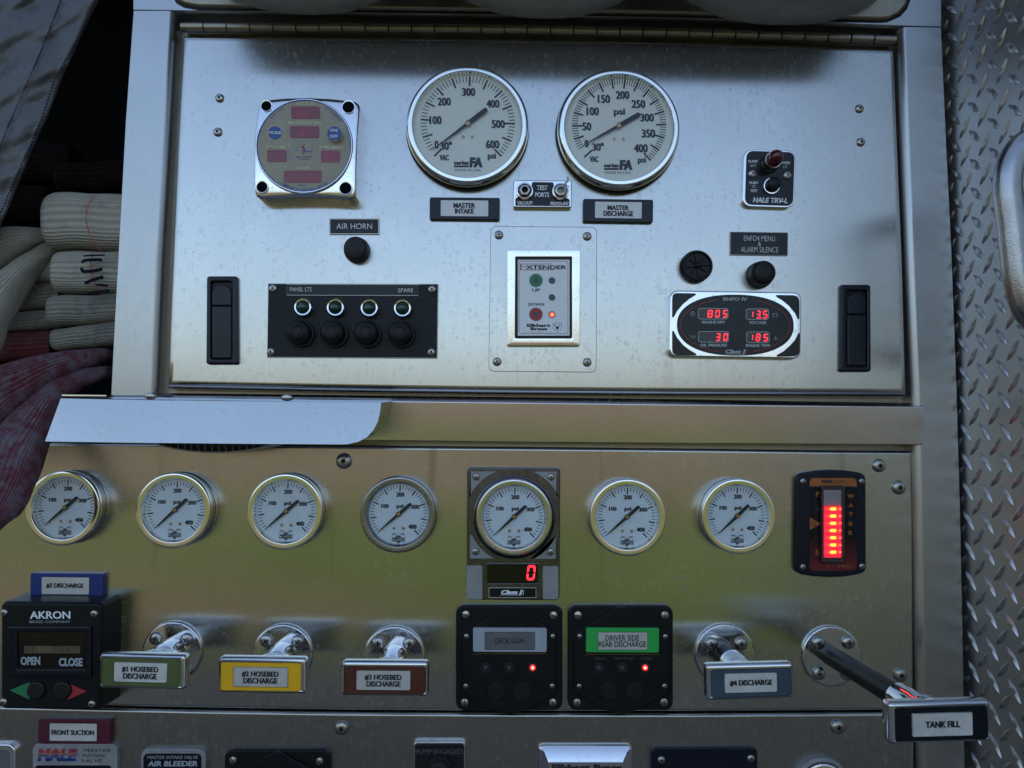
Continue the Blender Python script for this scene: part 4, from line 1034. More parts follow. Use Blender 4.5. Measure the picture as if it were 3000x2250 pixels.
# small gauge: one of each part, then copies sharing the meshes
ZN['S'] = (0, 0, 3.95)
GR = 111.0 * DIST / FPX * .98
gx0, gy0 = 1463.0, 1283.0        # built straight ahead of the lens, then moved
def sgp(u): return u
small = {}
def build_small():
    it = root('pressure_gauge', 'x', 'pressure gauge', 0, 0, 0); ORG[it] = V((0, 0, 0)); o_ = {}
    K = GR / 437.0          # metres per measured unit of zone E
    hd = .0105; hp_ = hd + .00025; H_ = .0168
    def T(pts): return [(x * K, -y * K) for x, y in pts]
    def rib(pts, wd, h):
        a, b = V(pts[0]), V(pts[1]); t = (b - a).normalized(); n = V((-t.y, t.x)) * wd / 2
        return flat(T([tuple(a + n), tuple(b + n), tuple(b - n), tuple(a - n)]), h)
    def add(name, vf, mat, **k): return obj(name, vf, M[mat], it, **k)
    r = GR
    add('case', lathe(0, 0, [(r * 1.01, 0), (r * 1.01, .001), (r * .985, .0015), (r * .985, H_ - .004)], 72), 'screw')
    add('bezel', lathe(0, 0, [(r * .985, H_ - .006), (r, H_ - .0045), (r, H_ - .0016), (r * .985, H_ - .0004), (r * .97, H_), (r * .93, H_), (r * .86, H_ - .00006), (r * .845, H_ - .0002), (r * .835, H_ - .0007), (r * .815, H_ - .0018), (r * .80, H_ - .004), (r * .79, hd)], 90), 'bezel', sharp=38)
    add('dial', solid(circ(0, 0, r * .795, 64), hd - .001, hd), 'dial_small')
    tk = []
    for i in range(0, 41):
        a = math.radians(222 - i * 6.675); mj = i % 5 == 0 and i > 0
        c, s = math.cos(a), math.sin(a); ro, ri = 330, (260 if mj else 288)
        tk.append(rib([(ro * c, -ro * s), (ri * c, -ri * s)], 15 if mj else 7.5, hp_))
    add('scale_markings', join(*tk), 'ink', recalc=False)
    def tx(s, b, bold=.018, mat='ink', shear=0.0):
        vs, fs = glyphs(s, bold, shear); x0 = min(p for p, q in vs); x1 = max(p for p, q in vs); y0 = min(q for p, q in vs); y1 = max(q for p, q in vs)
        vf_ = ([((b[0] + (p - x0) / (x1 - x0) * (b[2] - b[0])) * K, -hp_, -(b[3] + (q - y0) / (y1 - y0) * (b[1] - b[3])) * K) for p, q in vs], fs)
        add('lettering', heavier(vf_, .06) if bold > 0 else vf_, mat, recalc=False, sharp=180)
    tx('200', (-34, -248, 58, -198)); tx('100', (-205, -113, -120, -67)); tx('300', (142, -107, 235, -60)); tx('400', (115, 120, 207, 170)); tx('psi', (-26, -112, 50, -58))
    tx('AMERICAN', (-74, 272, 76, 290), .03); tx('LAFRANCE', (-74, 293, 76, 312), .03)
    em = []
    for sg in (-1, 1):
        for q in range(4):
            pts = [(sg * (8 + 17 * q), 252 - 5 * q), (sg * (20 + 13 * q), 222 - 2 * q + 3 * (3 - q)), (sg * (34 + 12 * q), 224 + 3 * q), (sg * (44 + 10 * q), 240 + 3 * q)]
            for a, b in zip(pts, pts[1:]): em.append(rib([a, b], 3, hp_))
    for a, b, w_ in (((-26, 262), (28, 262), 13), ((-78, 268), (78, 268), 3), ((-78, 315), (78, 315), 3), ((-20, 322), (22, 322), 10), ((-12, 332), (12, 332), 8), ((0, 245), (0, 268), 14), ((-30, 250), (-12, 262), 4), ((30, 250), (12, 262), 4)): em.append(rib([a, b], w_, hp_))
    add('emblem', join(*em), 'ink', recalc=False)
    tx('EE-8004', (-28, 350, 26, 357), 0, 'greyprint')
    # pointer
    ang = math.radians(222.3); c, s = math.cos(ang), math.sin(ang)
    def q(u, w_): return (u * c - w_ * s, -(u * s + w_ * c))
    pts = [q(302, 3), q(150, 12), q(30, 17), q(12, 27), q(-8, 30), q(-26, 20), q(-60, 19), q(-170, 19), q(-180, 16), q(-187, 8), q(-189, 0), q(-187, -8), q(-180, -16), q(-170, -19), q(-60, -19), q(-26, -20), q(-8, -30), q(12, -27), q(30, -17), q(150, -12), q(302, -3)]
    add('pointer', solid(T(pts), hd + .0016, hd + .0023), 'ink')
    add('hub', solid(circ(0, 0, 21 * K, 24), hd + .002, hd + .0033, .0003), 'brass')
    for dx in (-52, 56): add('rivet', solid(circ(dx * K, -163 * K, 17 * K, 18), hd, hd + .0008, .0003), 'brass')
    add('stop_pin', solid(circ(-180 * K, -178 * K, 9 * K, 10), hd, hd + .0015), 'screw')
    add('glass', solid(circ(0, 0, r * .795, 48), H_ - .0034, H_ - .0029), 'glass')
    return it
proto = build_small()
GD = [((182.6, 1488.7), 110, 'first small gauge from the left, partly behind the hanging red hose'),
      ((506.3, 1495.4), 111, 'second small gauge from the left, between the first gauge and the oval lamp side'),
      ((834, 1499), 111.5, 'third small gauge from the left, above the yellow handle'),
      ((1166, 1507.7), 111.5, 'fourth small gauge from the left, right below the torx screw with dark speckled rim'),
      ((1506.4, 1515.5), 112, 'fifth small gauge, set in the square speckled chrome display surround'),
      ((1839.5, 1516), 112, 'sixth small gauge, right of the chrome display surround'),
      ((2165, 1512.6), 109, 'seventh small gauge, left of the lit water level display')]
GD[1] = (GD[1][0], GD[1][1], 'second small gauge from the left, above the olive green handle')
GD[3] = (GD[3][0], GD[3][1], 'fourth small gauge from the left, above the brown handle')
gauges = []
for i, ((px, py), rr_, lab) in enumerate(GD):
    extra = .006 if i == 4 else 0
    if i == 0: g = proto
    else:
        g = proto.copy(); COL.objects.link(g)
        for ch in list(proto.children):
            c = ch.copy(); COL.objects.link(c); c.parent = g
            if ch.name.startswith('pointer'): c.rotation_euler = (0, math.radians((0, -1.2, .8, 1.1, -.6, .9, -.9)[i]), 0)
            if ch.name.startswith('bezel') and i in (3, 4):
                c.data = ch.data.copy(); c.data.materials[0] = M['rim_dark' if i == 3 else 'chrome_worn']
    hb = LB + extra
    X, Z = P(px, py, hb + .0168); s = MPX(px, py, rr_, hb + .0168, 0) / GR
    g.location = (X, -hb, Z); g.scale = (s, 1, s)
    tag(g, lab, 'pressure gauge', 'small round pressure gauges in a row'); ORG[g] = V((X, -hb, Z)); gauges.append(g)

# ============================================================ chrome surround with zero readout (fifth gauge)
it = item('display_surround', 'speckled chrome gauge surround with red zero readout and corner screws', 'readout', 'C', 632, 825, LB)
h1 = LB + .0062
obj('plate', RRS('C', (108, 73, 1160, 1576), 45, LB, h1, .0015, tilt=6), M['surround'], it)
X, Z = P(642, 640, h1 + .002, 'C'); r = MPX(642, 640, 470, h1 + .002, 'C')
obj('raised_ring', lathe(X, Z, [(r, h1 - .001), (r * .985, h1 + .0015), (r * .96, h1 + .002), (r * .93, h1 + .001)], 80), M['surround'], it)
cpad = []
for sx, sy, x_, y_ in ((-1, -1, 150, 118), (1, -1, 1122, 122), (-1, 1, 142, 1105), (1, 1, 1112, 1108)):
    pts = [(x_, y_), (x_ - sx * 270, y_)]; ac = math.degrees(math.atan2(-sy, sx))
    for k in range(9):
        # arc concave round the gauge
        a = math.radians(ac - sx * sy * (21 - 42 * k / 8)); rp_ = 556 if sy < 0 else 514; pts.append((642 + rp_ * math.cos(a), 640 - rp_ * math.sin(a)))
    pts.append((x_, y_ - sy * 270))
    obj('corner_pad', solid(W(pts, 'C', h1 + .0008), h1 - .0005, h1 + .0008, .0002), M['cast'], it)
for x0, y0, x1, y1 in ((105, 1183, 283, 1568), (966, 1190, 1142, 1568)): obj('side_pad', RRS('C', (x0, y0, x1, y1), 18, h1 - .0005, h1 + .0010, .0003), M['cast'], it)
for cx, cy in ((215, 178), (1058, 182), (205, 1025), (1052, 1028)): zscrew('C', cx, cy, 43, h1 + .0004, it, 'phillips')
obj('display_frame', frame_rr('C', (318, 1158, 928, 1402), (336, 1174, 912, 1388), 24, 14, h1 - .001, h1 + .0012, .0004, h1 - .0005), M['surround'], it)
obj('display', flat(RR('C', 334, 1172, 914, 1390, 14, h1 + .0003), h1 + .0003), M['window_black'], it)
obj('digit', seg7('0', 778, 1180, 888, 1350, 'C', h1 + .0006, .10, .15), M['digit'], it, recalc=False)
obj('badge', frame_rr('C', (355, 1434, 892, 1550), (361, 1440, 886, 1544), 8, 6, h1, h1 + .0009, .0002, h1), M['silver_tag'], it)
obj('badge_face', flat(RR('C', 360, 1439, 887, 1545, 6, h1 + .0005), h1 + .0005), M['black_gloss'], it)
def class1(it, z, x0, y0, x1, y1, h, mat='white', bar='white'):
    w_ = x1 - x0
    text('Class', (x0 + w_ * .03, y0, x0 + w_ * .74, y1 - (y1 - y0) * .18), z, h, M[mat], it, .05, .25)
    text('1', (x0 + w_ * .80, y0 - (y1 - y0) * .05, x0 + w_ * .95, y1), z, h, M[mat], it, .06, .25)
    obj('underline', ribbon([(x0, y1 - (y1 - y0) * .03), (x1 - w_ * .1, y1 - (y1 - y0) * .03)], (y1 - y0) * .09, z, h), M[mat], it, recalc=False)
    obj('stripe', ribbon([(x1 - w_ * .005, y0 + 2), (x1 - w_ * .03, y1)], w_ * .035, z, h), M[bar], it, recalc=False)
class1(it, 'C', 487, 1462, 752, 1518, h1 + .0008, 'white', 'greyprint')

# ============================================================ command & control centre
it = item('power_monitor', 'square chrome power monitor with round tan face and dark red windows', 'monitor', 'A', 840, 760, 0)
hA = .022
front = [(150, 260), (160, 180), (172, 130), (200, 100), (240, 88), (520, 62), (830, 53), (1180, 68), (1500, 102), (1545, 122), (1572, 160), (1578, 220), (1560, 480), (1545, 760), (1533, 1100), (1528, 1380), (1518, 1430), (1490, 1462), (1440, 1473), (1150, 1450), (830, 1442), (500, 1450), (230, 1462), (170, 1455), (125, 1425), (103, 1370), (100, 1200), (110, 760), (128, 480)]
fw = W(front, 'A', hA)
X, Z = P(809, 741, hA + .002, 'A'); rD = MPX(809, 741, 672, hA + .002, 'A')
fw = [tuple(q) for q in resample([V(p) for p in fw] + [V(fw[0])], 97)][:-1]
def pil(p): return hA + .0012 - 1.25 * ((p[1] - Z) ** 2 + .35 * (p[0] - X) ** 2)        # cushioned front: corners fall away
ra = [math.atan2(p[1] - Z, p[0] - X) for p in fw]
rs_ = [(fw, 0), (fw, [pil(p) - .003 for p in fw])]
for d_, e_ in ((.0005, .0015), (.0014, .0004), (.003, .0001)):
    q_ = inset(fw, d_); rs_.append((q_, [pil(p) - e_ for p in q_]))
for t_ in (.25, .5, .75, 1.0):
    q_ = [(b[0] * (1 - t_) + (X + rD * .99 * math.cos(a)) * t_, b[1] * (1 - t_) + (Z + rD * .99 * math.sin(a)) * t_) for b, a in zip(inset(fw, .003), ra)]
    rs_.append((q_, [pil(p) for p in q_]))
obj('housing', rings(rs_, False, False), M['chrome'], it, sharp=45)
obj('rim', lathe(X, Z, [(rD * 1.02, hA - .006), (rD * 1.012, hA + .0012), (rD * .995, hA + .0022), (rD * .982, hA + .0022), (rD * .978, hA + .001)], 110), M['chrome'], it)
hf = hA + .0016
obj('faceplate', solid(circ(X, Z, rD * .985, 90), hA - .006, hf), M['tan'], it)
obj('blue_ring', ringsolid(circ(X, Z, rD * .985, 90), circ(X, Z, rD * .963, 90), hf - .0001, hf + .00015), M['blue'], it, recalc=False)
hp_ = hf + .0002
for i_, b_ in enumerate(((630, 198, 1028, 367), (617, 468, 1018, 635), (297, 802, 563, 968), (1043, 807, 1309, 972), (528, 1090, 1053, 1258))):
    obj('readout_window', RRS('A', b_, 24, hf - .0002, hf + .0004, .0001), M['lens_red'], it)
for cx, cy, r in ((285, 190, 72), (1425, 205, 84), (225, 1315, 77), (1385, 1332, 84)):
    X2, Z2 = P(cx, cy, hA, 'A'); rh = MPX(cx, cy, r, hA, 'A'); hc = pil((X2, Z2)) + .0009
    hl = obj('mounting_hole', lathe(X2, Z2, [(rh * 1.18, hc - .004), (rh * 1.12, hc + .0006), (rh, hc + .0005), (rh * .97, hc - .0001)], 36), M['chrome'], it)
    obj('bore_shade', lathe(X2, Z2, [(rh * .98, hc + .0003), (rh * .9, hc + .0002), (0, hc + .00018)], 36), M['void'], hl)  # nearly flat black disc, painted in place of the hole's shaded inside
obj('mode_button', disc('A', 405, 563, 103, hf, hf + .0003), M['cream'], it); obj('mode_face', disc('A', 405, 563, 97, hf + .0003, hf + .0005), M['blue'], it)
X2, Z2 = P(1235, 610, hf + .001, 'A'); rb_ = MPX(1235, 610, 96, hf + .001, 'A'); X3, Z3 = P(1229, 570, hf + .006, 'A')
ob = obj('power_button', rings([(circ(X2, Z2, rb_), hf), (circ(X3, Z3, rb_ * 1.02), hf + .0055), (circ(X3, Z3, rb_ * .99), hf + .006)]), M['chrome'], it)
obj('power_face', disc('A', 1229, 570, 97, hf + .006, hf + .0063), M['blue'], ob)
text('MODE', (320, 543, 493, 585), 'A', hf + .0007, M['white'], it, .01)
text('ON/', (1172, 508, 1280, 550), 'A', hf + .0065, M['white'], it, .01); text('OFF', (1168, 590, 1275, 633), 'A', hf + .0065, M['white'], it, .01)
for s, b_ in (('VOLTS AC', (705, 140, 970, 183)), ('FREQUENCY (Hz)', (588, 405, 1055, 458)), ('AMPS LINE 1', (272, 742, 605, 784)), ('AMPS LINE 2', (1010, 748, 1352, 790)), ('HOURS', (700, 1033, 888, 1074))): text(s, b_, 'A', hp_, M['cream'], it, .012)
arctext('COMMAND & CONTROL CENTER', 809, 741, 608, 236, 302.5, 38, 'A', hp_, M['blue'], it, True)
arctext('Smart Touch', 809, 741, 600, 141, 118, 30, 'A', hp_, M['blue'], it)
arctext('Part No. 1500047', 809, 741, 608, 61, 33, 30, 'A', hp_, M['blue'], it)
text('Park Power', (725, 1284, 840, 1297), 'A', hp_, M['blue'], it)
obj('logo_bar', poly('A', [(697, 787), (925, 787), (917, 812), (688, 812)], hp_), M['blue'], it, recalc=False)
obj('logo_bolt', poly('A', [(820, 710), (768, 768), (797, 776), (790, 800), (806, 812), (785, 872), (832, 812), (812, 800), (825, 775), (800, 765)], hp_ + .0002), M['redprint'], it, recalc=False)
text('SMART', (706, 791, 795, 808), 'A', hp_ + .0001, M['white'], it, .02, .2); text('POWER', (830, 791, 915, 808), 'A', hp_ + .0001, M['white'], it, .02, .2)
text('SYSTEMS', (840, 820, 912, 831), 'A', hp_, M['blue'], it); text('REED CITY, MI 49677', (690, 892, 915, 908), 'A', hp_, M['blue'], it); text('231-832-5525', (730, 920, 872, 936), 'A', hp_, M['blue'], it)

# ============================================================ test ports
it = item('test_port_plate', 'chrome TEST PORTS plate with two threaded ports between the big gauges', 'test ports', 'I', 1100, 600, 0)
hI = .0065
obj('plate', RRS('I', (235, 180, 1960, 985), 60, 0, hI, .0012, tilt=12), M['chrome'], it)
ink_ = [(300, 930), (298, 740), (320, 700), (360, 690), (700, 690), (775, 560), (780, 290), (800, 245), (840, 232), (1380, 240), (1420, 255), (1432, 300), (1440, 560), (1520, 700), (1840, 715), (1885, 735), (1902, 780), (1895, 948)]
obj('inlay', flat(W(ink_, 'I', hI + .0002), hI + .0002), M['black_gloss'], it, recalc=False)
for s, b_ in (('TEST', (933, 335, 1250, 470)), ('PORTS', (882, 540, 1295, 675)), ('VACUUM', (360, 795, 795, 905)), ('PRESSURE', (1335, 818, 1865, 925))): text(s, b_, 'I', hI + .0004, M['white'], it, .015)
for k, (cx, cy, hole) in enumerate(((575, 490, 100), (1632, 500, 92))):
    X, Z = P(cx, cy, hI + .004, 'I'); r = MPX(cx, cy, 258, hI + .004, 'I')
    pt = obj('port_ring', lathe(X, Z, [(r, hI), (r, hI + .003), (r * .94, hI + .0046), (r * .82, hI + .0048), (r * .74, hI + .0042)], 44), M['chrome'], it)
    obj('port_nut', lathe(X, Z, [(r * .74, hI + .002), (r * .72, hI + .0062), (r * .6, hI + .0072), (r * .42, hI + .0074), (r * .38, hI + .003)], 6 if k == 0 else 40), M['screw'], pt)
    obj('port_bore', lathe(X, Z, [(r * .40, hI + .006), (r * .34, hI + .0022), (0, hI + .002)], 24), M['recess'] if k == 0 else M['clear_grey'], pt)
X, Z = P(1790, 330, hI, 'I')
wr = smooth_path([(lambda q, h=h: (q[0], -h, q[1]))(P(a, b, h, 'I')) for a, b, h in ((1860, 470, .016), (1800, 620, .015), (1720, 700, .0135), (1800, 560, .016), (1760, 330, .017), (1830, 230, .018), (1860, 130, .017), (1830, 90, .016), (1840, 180, .017), (1740, 290, .017), (1880, 370, .014))], 6)
obj('lead_wire', tube(wr, .00045, 8), M['screw'], it)

# ============================================================ extender control
it = item('remote_control_plate', 'chrome framed white controller with green UP and red DOWN arrow buttons', 'controller', 'G', 474, 1040, 0)
obj('backing_plate', RRS('G', (42, 455, 905, 1628), 42, 0, .0012, .0003, tilt=8, taper=-3), M['steel_door'], it)
obj('plate_edge', ribbon(rrpx(41, 454, 906, 1629, 43, 8, -3), 2.0, 'G', .0005, True), M['recess'], it, recalc=False)
for cx, cy in ((115, 522), (830, 533), (100, 1548), (830, 1553)): zscrew('G', cx, cy, 36, .0012, it, 'phillips')
hG = .0085
def leanz(vf, zr, k): return [(x, y - k * (z - zr) if -y > .002 else y, z) for x, y, z in vf[0]], vf[1]      # top stands further out
zG = P(478, 1030, hG, 'G')[1]
obj('chrome_bezel', leanz(frame_rr('G', (182, 643, 774, 1418), (249, 703, 705, 1352), 16, 8, .001, hG, .0009, .004), zG, .034), M['chrome'], it)
obj('gasket', frame_rr('G', (248, 702, 706, 1353), (268, 720, 688, 1336), 8, 4, .001, hG + .0008, .0004, .004), M['rubber'], it)
hg = hG + .0004
obj('label_face', flat(RR('G', 267, 719, 689, 1337, 4, hg), hg), M['label_white'], it)
hq = hg + .0002
obj('red_border', ribbon(rrpx(278, 732, 674, 1320, 22), 3.2, 'G', hq, True), M['redprint'], it, recalc=False)
obj('red_lettering', join(*[ribbon(p, wd, 'G', hq) for p, wd in (([(290, 756), (550, 756)], 4), ([(290, 803), (560, 803)], 4), ([(293, 755), (293, 804)], 10), ([(302, 779), (345, 779)], 5))]), M['redprint'], it, recalc=False)
text('XTENDER', (335, 766, 662, 797), 'G', hq + .0002, M['slate'], it, .02)
for cy, m_, up in ((888, 'greenbtn', 1), (1163, 'redprint', -1)):
    cx = 415
    bt = obj('arrow_button', disc('G', cx, cy, 52, hg, hg + .0006, .0003), M[m_], it)
    obj('button_ring', ring('G', cx, cy, 56, 53, hg, hg + .0002), M['grey_tag'], bt)
    tri = [(cx, cy - up * 33), (cx + 30, cy + up * 24), (cx, cy + up * 15), (cx - 30, cy + up * 24)]
    obj('arrow', poly('G', tri, hg + .0008), M['slate'], bt, recalc=False)
text('UP', (385, 954, 448, 979), 'G', hq, M['slate'], it, .02); text('DOWN', (353, 1071, 480, 1096), 'G', hq, M['slate'], it, .012)
for cy, on in ((889, 0), (1026, 0), (1164, 1)):
    li = obj('indicator', disc('G', 545, cy, 27, hg, hg + .0006, .0003, 28), M['led_off'] if not on else M['dome_red'], it)
    if on: obj('glow', disc('G', 546, cy + 2, 18, hg + .0006, hg + .0008, 0, 20), M['led'], li); obj('glow_core', disc('G', 546, cy + 2, 8, hg + .0008, hg + .001, 0, 16), M['led_warm'], li)
text('Elkhart', (343, 1241, 530, 1265), 'G', hq, M['ink'], it, .03); text('Brass', (372, 1269, 505, 1292), 'G', hq, M['ink'], it, .03)
text('Fire Fighting Equipment', (325, 1303, 548, 1313), 'G', hq, M['greyprint'], it, 0)
heart = [(588, 1240), (570, 1231), (557, 1240), (552, 1262), (560, 1285), (588, 1310), (616, 1285), (626, 1260), (620, 1240), (606, 1231)]
obj('emblem', join(ribbon(heart, 2.2, 'G', hq, True), poly('G', [(580, 1262), (595, 1262), (600, 1275), (592, 1285), (589, 1292), (583, 1285), (577, 1274)], hq),
    *[ribbon(p, 2.6, 'G', hq) for p in ([(583, 1263), (570, 1256), (560, 1248)], [(570, 1256), (572, 1245)], [(593, 1263), (606, 1256), (617, 1246)], [(606, 1256), (604, 1244)], [(573, 1268), (603, 1268)])]), M['ink'], it, recalc=False)

# ============================================================ engine monitor
it = item('engine_monitor', 'chrome engine monitor with black oval face showing 805, 13.5, 30 and 185', 'engine monitor', 'B', 1080, 560, 0)
hB = .009
obj('body', RRS('B', (108, 66, 2050, 1046), 115, 0, hB, .0016, tilt=32), M['chrome'], it)
def squash(cx, cy, rx, ry, n=72, p=2.25, tl=0.0):
    out = []
    for k in range(n):
        a = 2 * math.pi * k / n; c, s = math.cos(a), math.sin(a)
        x = math.copysign(abs(c) ** (2 / p), c) * rx; y = -math.copysign(abs(s) ** (2 / p), s) * ry
        out.append((cx + x, cy + y + tl * x / rx))
    return out
obj('oval_face', solid(W(squash(1078, 566, 860, 450, tl=8), 'B', hB + .0003), hB - .0005, hB + .0003), M['black_gloss'], it)
for pts in ([(148, 180), (155, 125), (185, 97), (230, 92), (480, 98), (500, 108), (495, 122), (400, 180), (300, 265), (220, 360), (175, 445), (160, 452), (147, 440)],
            [(1672, 130), (1690, 121), (1930, 124), (1985, 140), (2015, 180), (2022, 230), (2022, 470), (2010, 482), (1998, 470), (1960, 390), (1870, 280), (1780, 205), (1690, 150)],
            [(147, 660), (160, 645), (172, 655), (220, 750), (310, 860), (410, 935), (500, 985), (508, 1000), (495, 1010), (230, 1012), (185, 1000), (155, 970), (148, 930)],
            [(2010, 680), (2022, 678), (2028, 700), (2028, 930), (2015, 985), (1980, 1018), (1930, 1028), (1700, 1030), (1683, 1018), (1690, 1005), (1790, 950), (1890, 860), (1960, 780)]):
    obj('corner_pad', solid(W(pts, 'B', hB + .0004), hB - .0003, hB + .0004), M['black_gloss'], it)
hp_ = hB + .0005
def earc(a0, a1): return [(1076 + 808 * math.cos(math.radians(a)), 572 - 402 * math.sin(math.radians(a)) + 4 * math.cos(math.radians(a))) for a in [a0 + (a1 - a0) * k / 40 for k in range(41)]]
obj('red_arc', ribbon(earc(108, 252), 9, 'B', hp_), M['redprint'], it, recalc=False); obj('red_arc', ribbon(earc(73, -71), 9, 'B', hp_), M['redprint'], it, recalc=False)
for b_ in ((530, 318, 970, 476), (1237, 327, 1568, 483), (535, 660, 977, 815), (1242, 665, 1577, 825)):
    wn = obj('readout', RRS('B', b_, 34, hp_ - .0003, hp_), M['window'], it)
    obj('readout_border', ribbon(rrpx(*b_, 34), 8, 'B', hp_ + .0001, True), M['greyprint'], wn, recalc=False)
dg = []; RO_ = []
for ch, b_ in (('8', (665, 343, 748, 452)), ('0', (778, 343, 852, 452)), ('5', (890, 343, 962, 455)), ('1', (1268, 362, 1345, 450)), ('3', (1385, 352, 1450, 465)), ('5', (1478, 354, 1555, 466)),
               ('3', (790, 686, 860, 798)), ('0', (897, 686, 968, 798)), ('1', (1268, 702, 1342, 790)), ('8', (1376, 693, 1449, 802)), ('5', (1487, 695, 1563, 804))): obj('digit', seg7(ch, *b_, 'B', hp_ + .0002), M['digit'], it, recalc=False)
obj('decimal_point', poly('B', [(1443, 450), (1458, 450), (1456, 466), (1441, 466)], hp_ + .0002), M['digit'], it, recalc=False)
for s, b_ in (('ENGINE RPM', (587, 501, 920, 542)), ('VOLTAGE', (1280, 508, 1530, 549)), ('OIL PRESSURE', (562, 840, 955, 881)), ('ENGINE TEMP', (1232, 846, 1590, 887))): text(s, b_, 'B', hp_, M['greyprint'], it, .02)
text('ENFO IV', (897, 158, 1255, 207), 'B', hp_, M['grey_tag'], it, .035)
class1(it, 'B', 918, 925, 1250, 998, hp_, 'grey_tag', 'redprint')
ic = [[(1625, 400), (1703, 400), (1703, 442), (1625, 442), (1625, 400)], [(1636, 398), (1636, 390), (1650, 390), (1650, 398)], [(1680, 398), (1680, 390), (1694, 390), (1694, 398)], [(1635, 420), (1650, 420)], [(1680, 420), (1696, 420)], [(1688, 412), (1688, 428)],
      [(450 + 30 * math.cos(t), 400 + 30 * math.sin(t)) for t in [k * .42 for k in range(16)]], [(450 + 14 * math.cos(t), 400 + 14 * math.sin(t)) for t in [k * .42 for k in range(12)]], [(434, 358), (434, 368), (466, 368), (466, 358)],
      [(405, 715), (420, 730), (430, 752), (475, 752), (500, 738), (478, 735), (455, 722), (430, 730)], [(400, 722), (410, 708)], [(505, 742), (507, 750)],
      [(1664, 725), (1664, 765), (1674, 765), (1674, 725)], [(1674, 735), (1684, 735)], [(1632, 765), (1645, 772), (1655, 765)], [(1682, 765), (1695, 772), (1706, 765)], [(1650, 778), (1690, 778)]]
obj('icons', join(*[ribbon(p, 4.5, 'B', hp_) for p in ic]), M['greyprint'], it, recalc=False)

# ============================================================ pump hot warning lamp plate
it = item('warning_lamp_plate', 'small black PUMP HOT plate with dark red dome lamp and test button', 'warning lamp', 'H', 860, 860, 0)
hH = .0055
obj('plate', RRS('H', (222, 160, 1490, 1550), 210, 0, hH, .0008, tilt=40), M['chrome'], it)
obj('inlay', solid(RR('H', 288, 196, 1458, 1506, 160, hH + .0002, 38), hH - .0002, hH + .0002), M['black_gloss'], it)
for s, b_, bd in (('PUMP', (357, 407, 577, 474), .01), ('HOT', (390, 508, 542, 572), .0), ('WHEN', (1148, 440, 1365, 505), .01), ('LIT', (1200, 540, 1305, 603), 0), ('PUSH', (378, 922, 580, 990), .01), ('TO', (432, 1015, 528, 1085), 0), ('TEST', (392, 1118, 577, 1185), .01)): text(s, b_, 'H', hH + .0004, M['white'], it, bd)
text('HALE TRV-L', (462, 1322, 1305, 1446), 'H', hH + .0004, M['white'], it, .03, .25, tilt=22)
X, Z = P(900, 460, hH + .003, 'H'); r = MPX(900, 460, 205, hH + .003, 'H')
X2, Z2 = P(985, 410, hH + .02, 'H')
def lean(r_h, X, Z, X2, Z2, n=40):
    h0, h1_ = r_h[0][1], r_h[-1][1]; rs = []
    for rr_, h in r_h:
        t = (h - h0) / (h1_ - h0); rs.append((circ(X + (X2 - X) * t, Z + (Z2 - Z) * t, max(rr_, 1e-5), n), h))
    return rings(rs)
lm = obj('lamp_collar', lean([(r * 1.1, hH), (r * 1.12, hH + .003), (r * 1.02, hH + .0045), (r, hH + .010), (r * .98, hH + .0115), (r * .85, hH + .0116)], X, Z, X + (X2 - X) * .12, Z + (Z2 - Z) * .12), M['screw'], it)
obj('lamp_dome', lathe(X + (X2 - X) * .12, Z + (Z2 - Z) * .12, [(r * .9, hH + .009), (r * .88, hH + .016), (r * .8, hH + .0205), (r * .6, hH + .0235), (r * .3, hH + .025), (0, hH + .0255)], 44), M['dome_red'], lm)
X, Z = P(912, 1040, hH + .001, 'H'); r = MPX(912, 1040, 212, hH + .001, 'H')
cl = obj('button_collar', lathe(X, Z, [(r, hH), (r * .99, hH + .0015), (r * .92, hH + .0024), (r * .8, hH + .0025), (r * .78, hH + .001)], 44), M['chrome'], it)
obj('button_cap', lathe(X + .0004, Z + .0006, [(r * .77, hH + .0008), (r * .76, hH + .008), (r * .7, hH + .0095), (r * .4, hH + .0105), (0, hH + .0107)], 40), M['rubber'], cl)
zscrew('H', 445, 745, 112, hH, it, 'phillips', 45); zscrew('H', 1290, 782, 112, hH, it, 'phillips', 45)

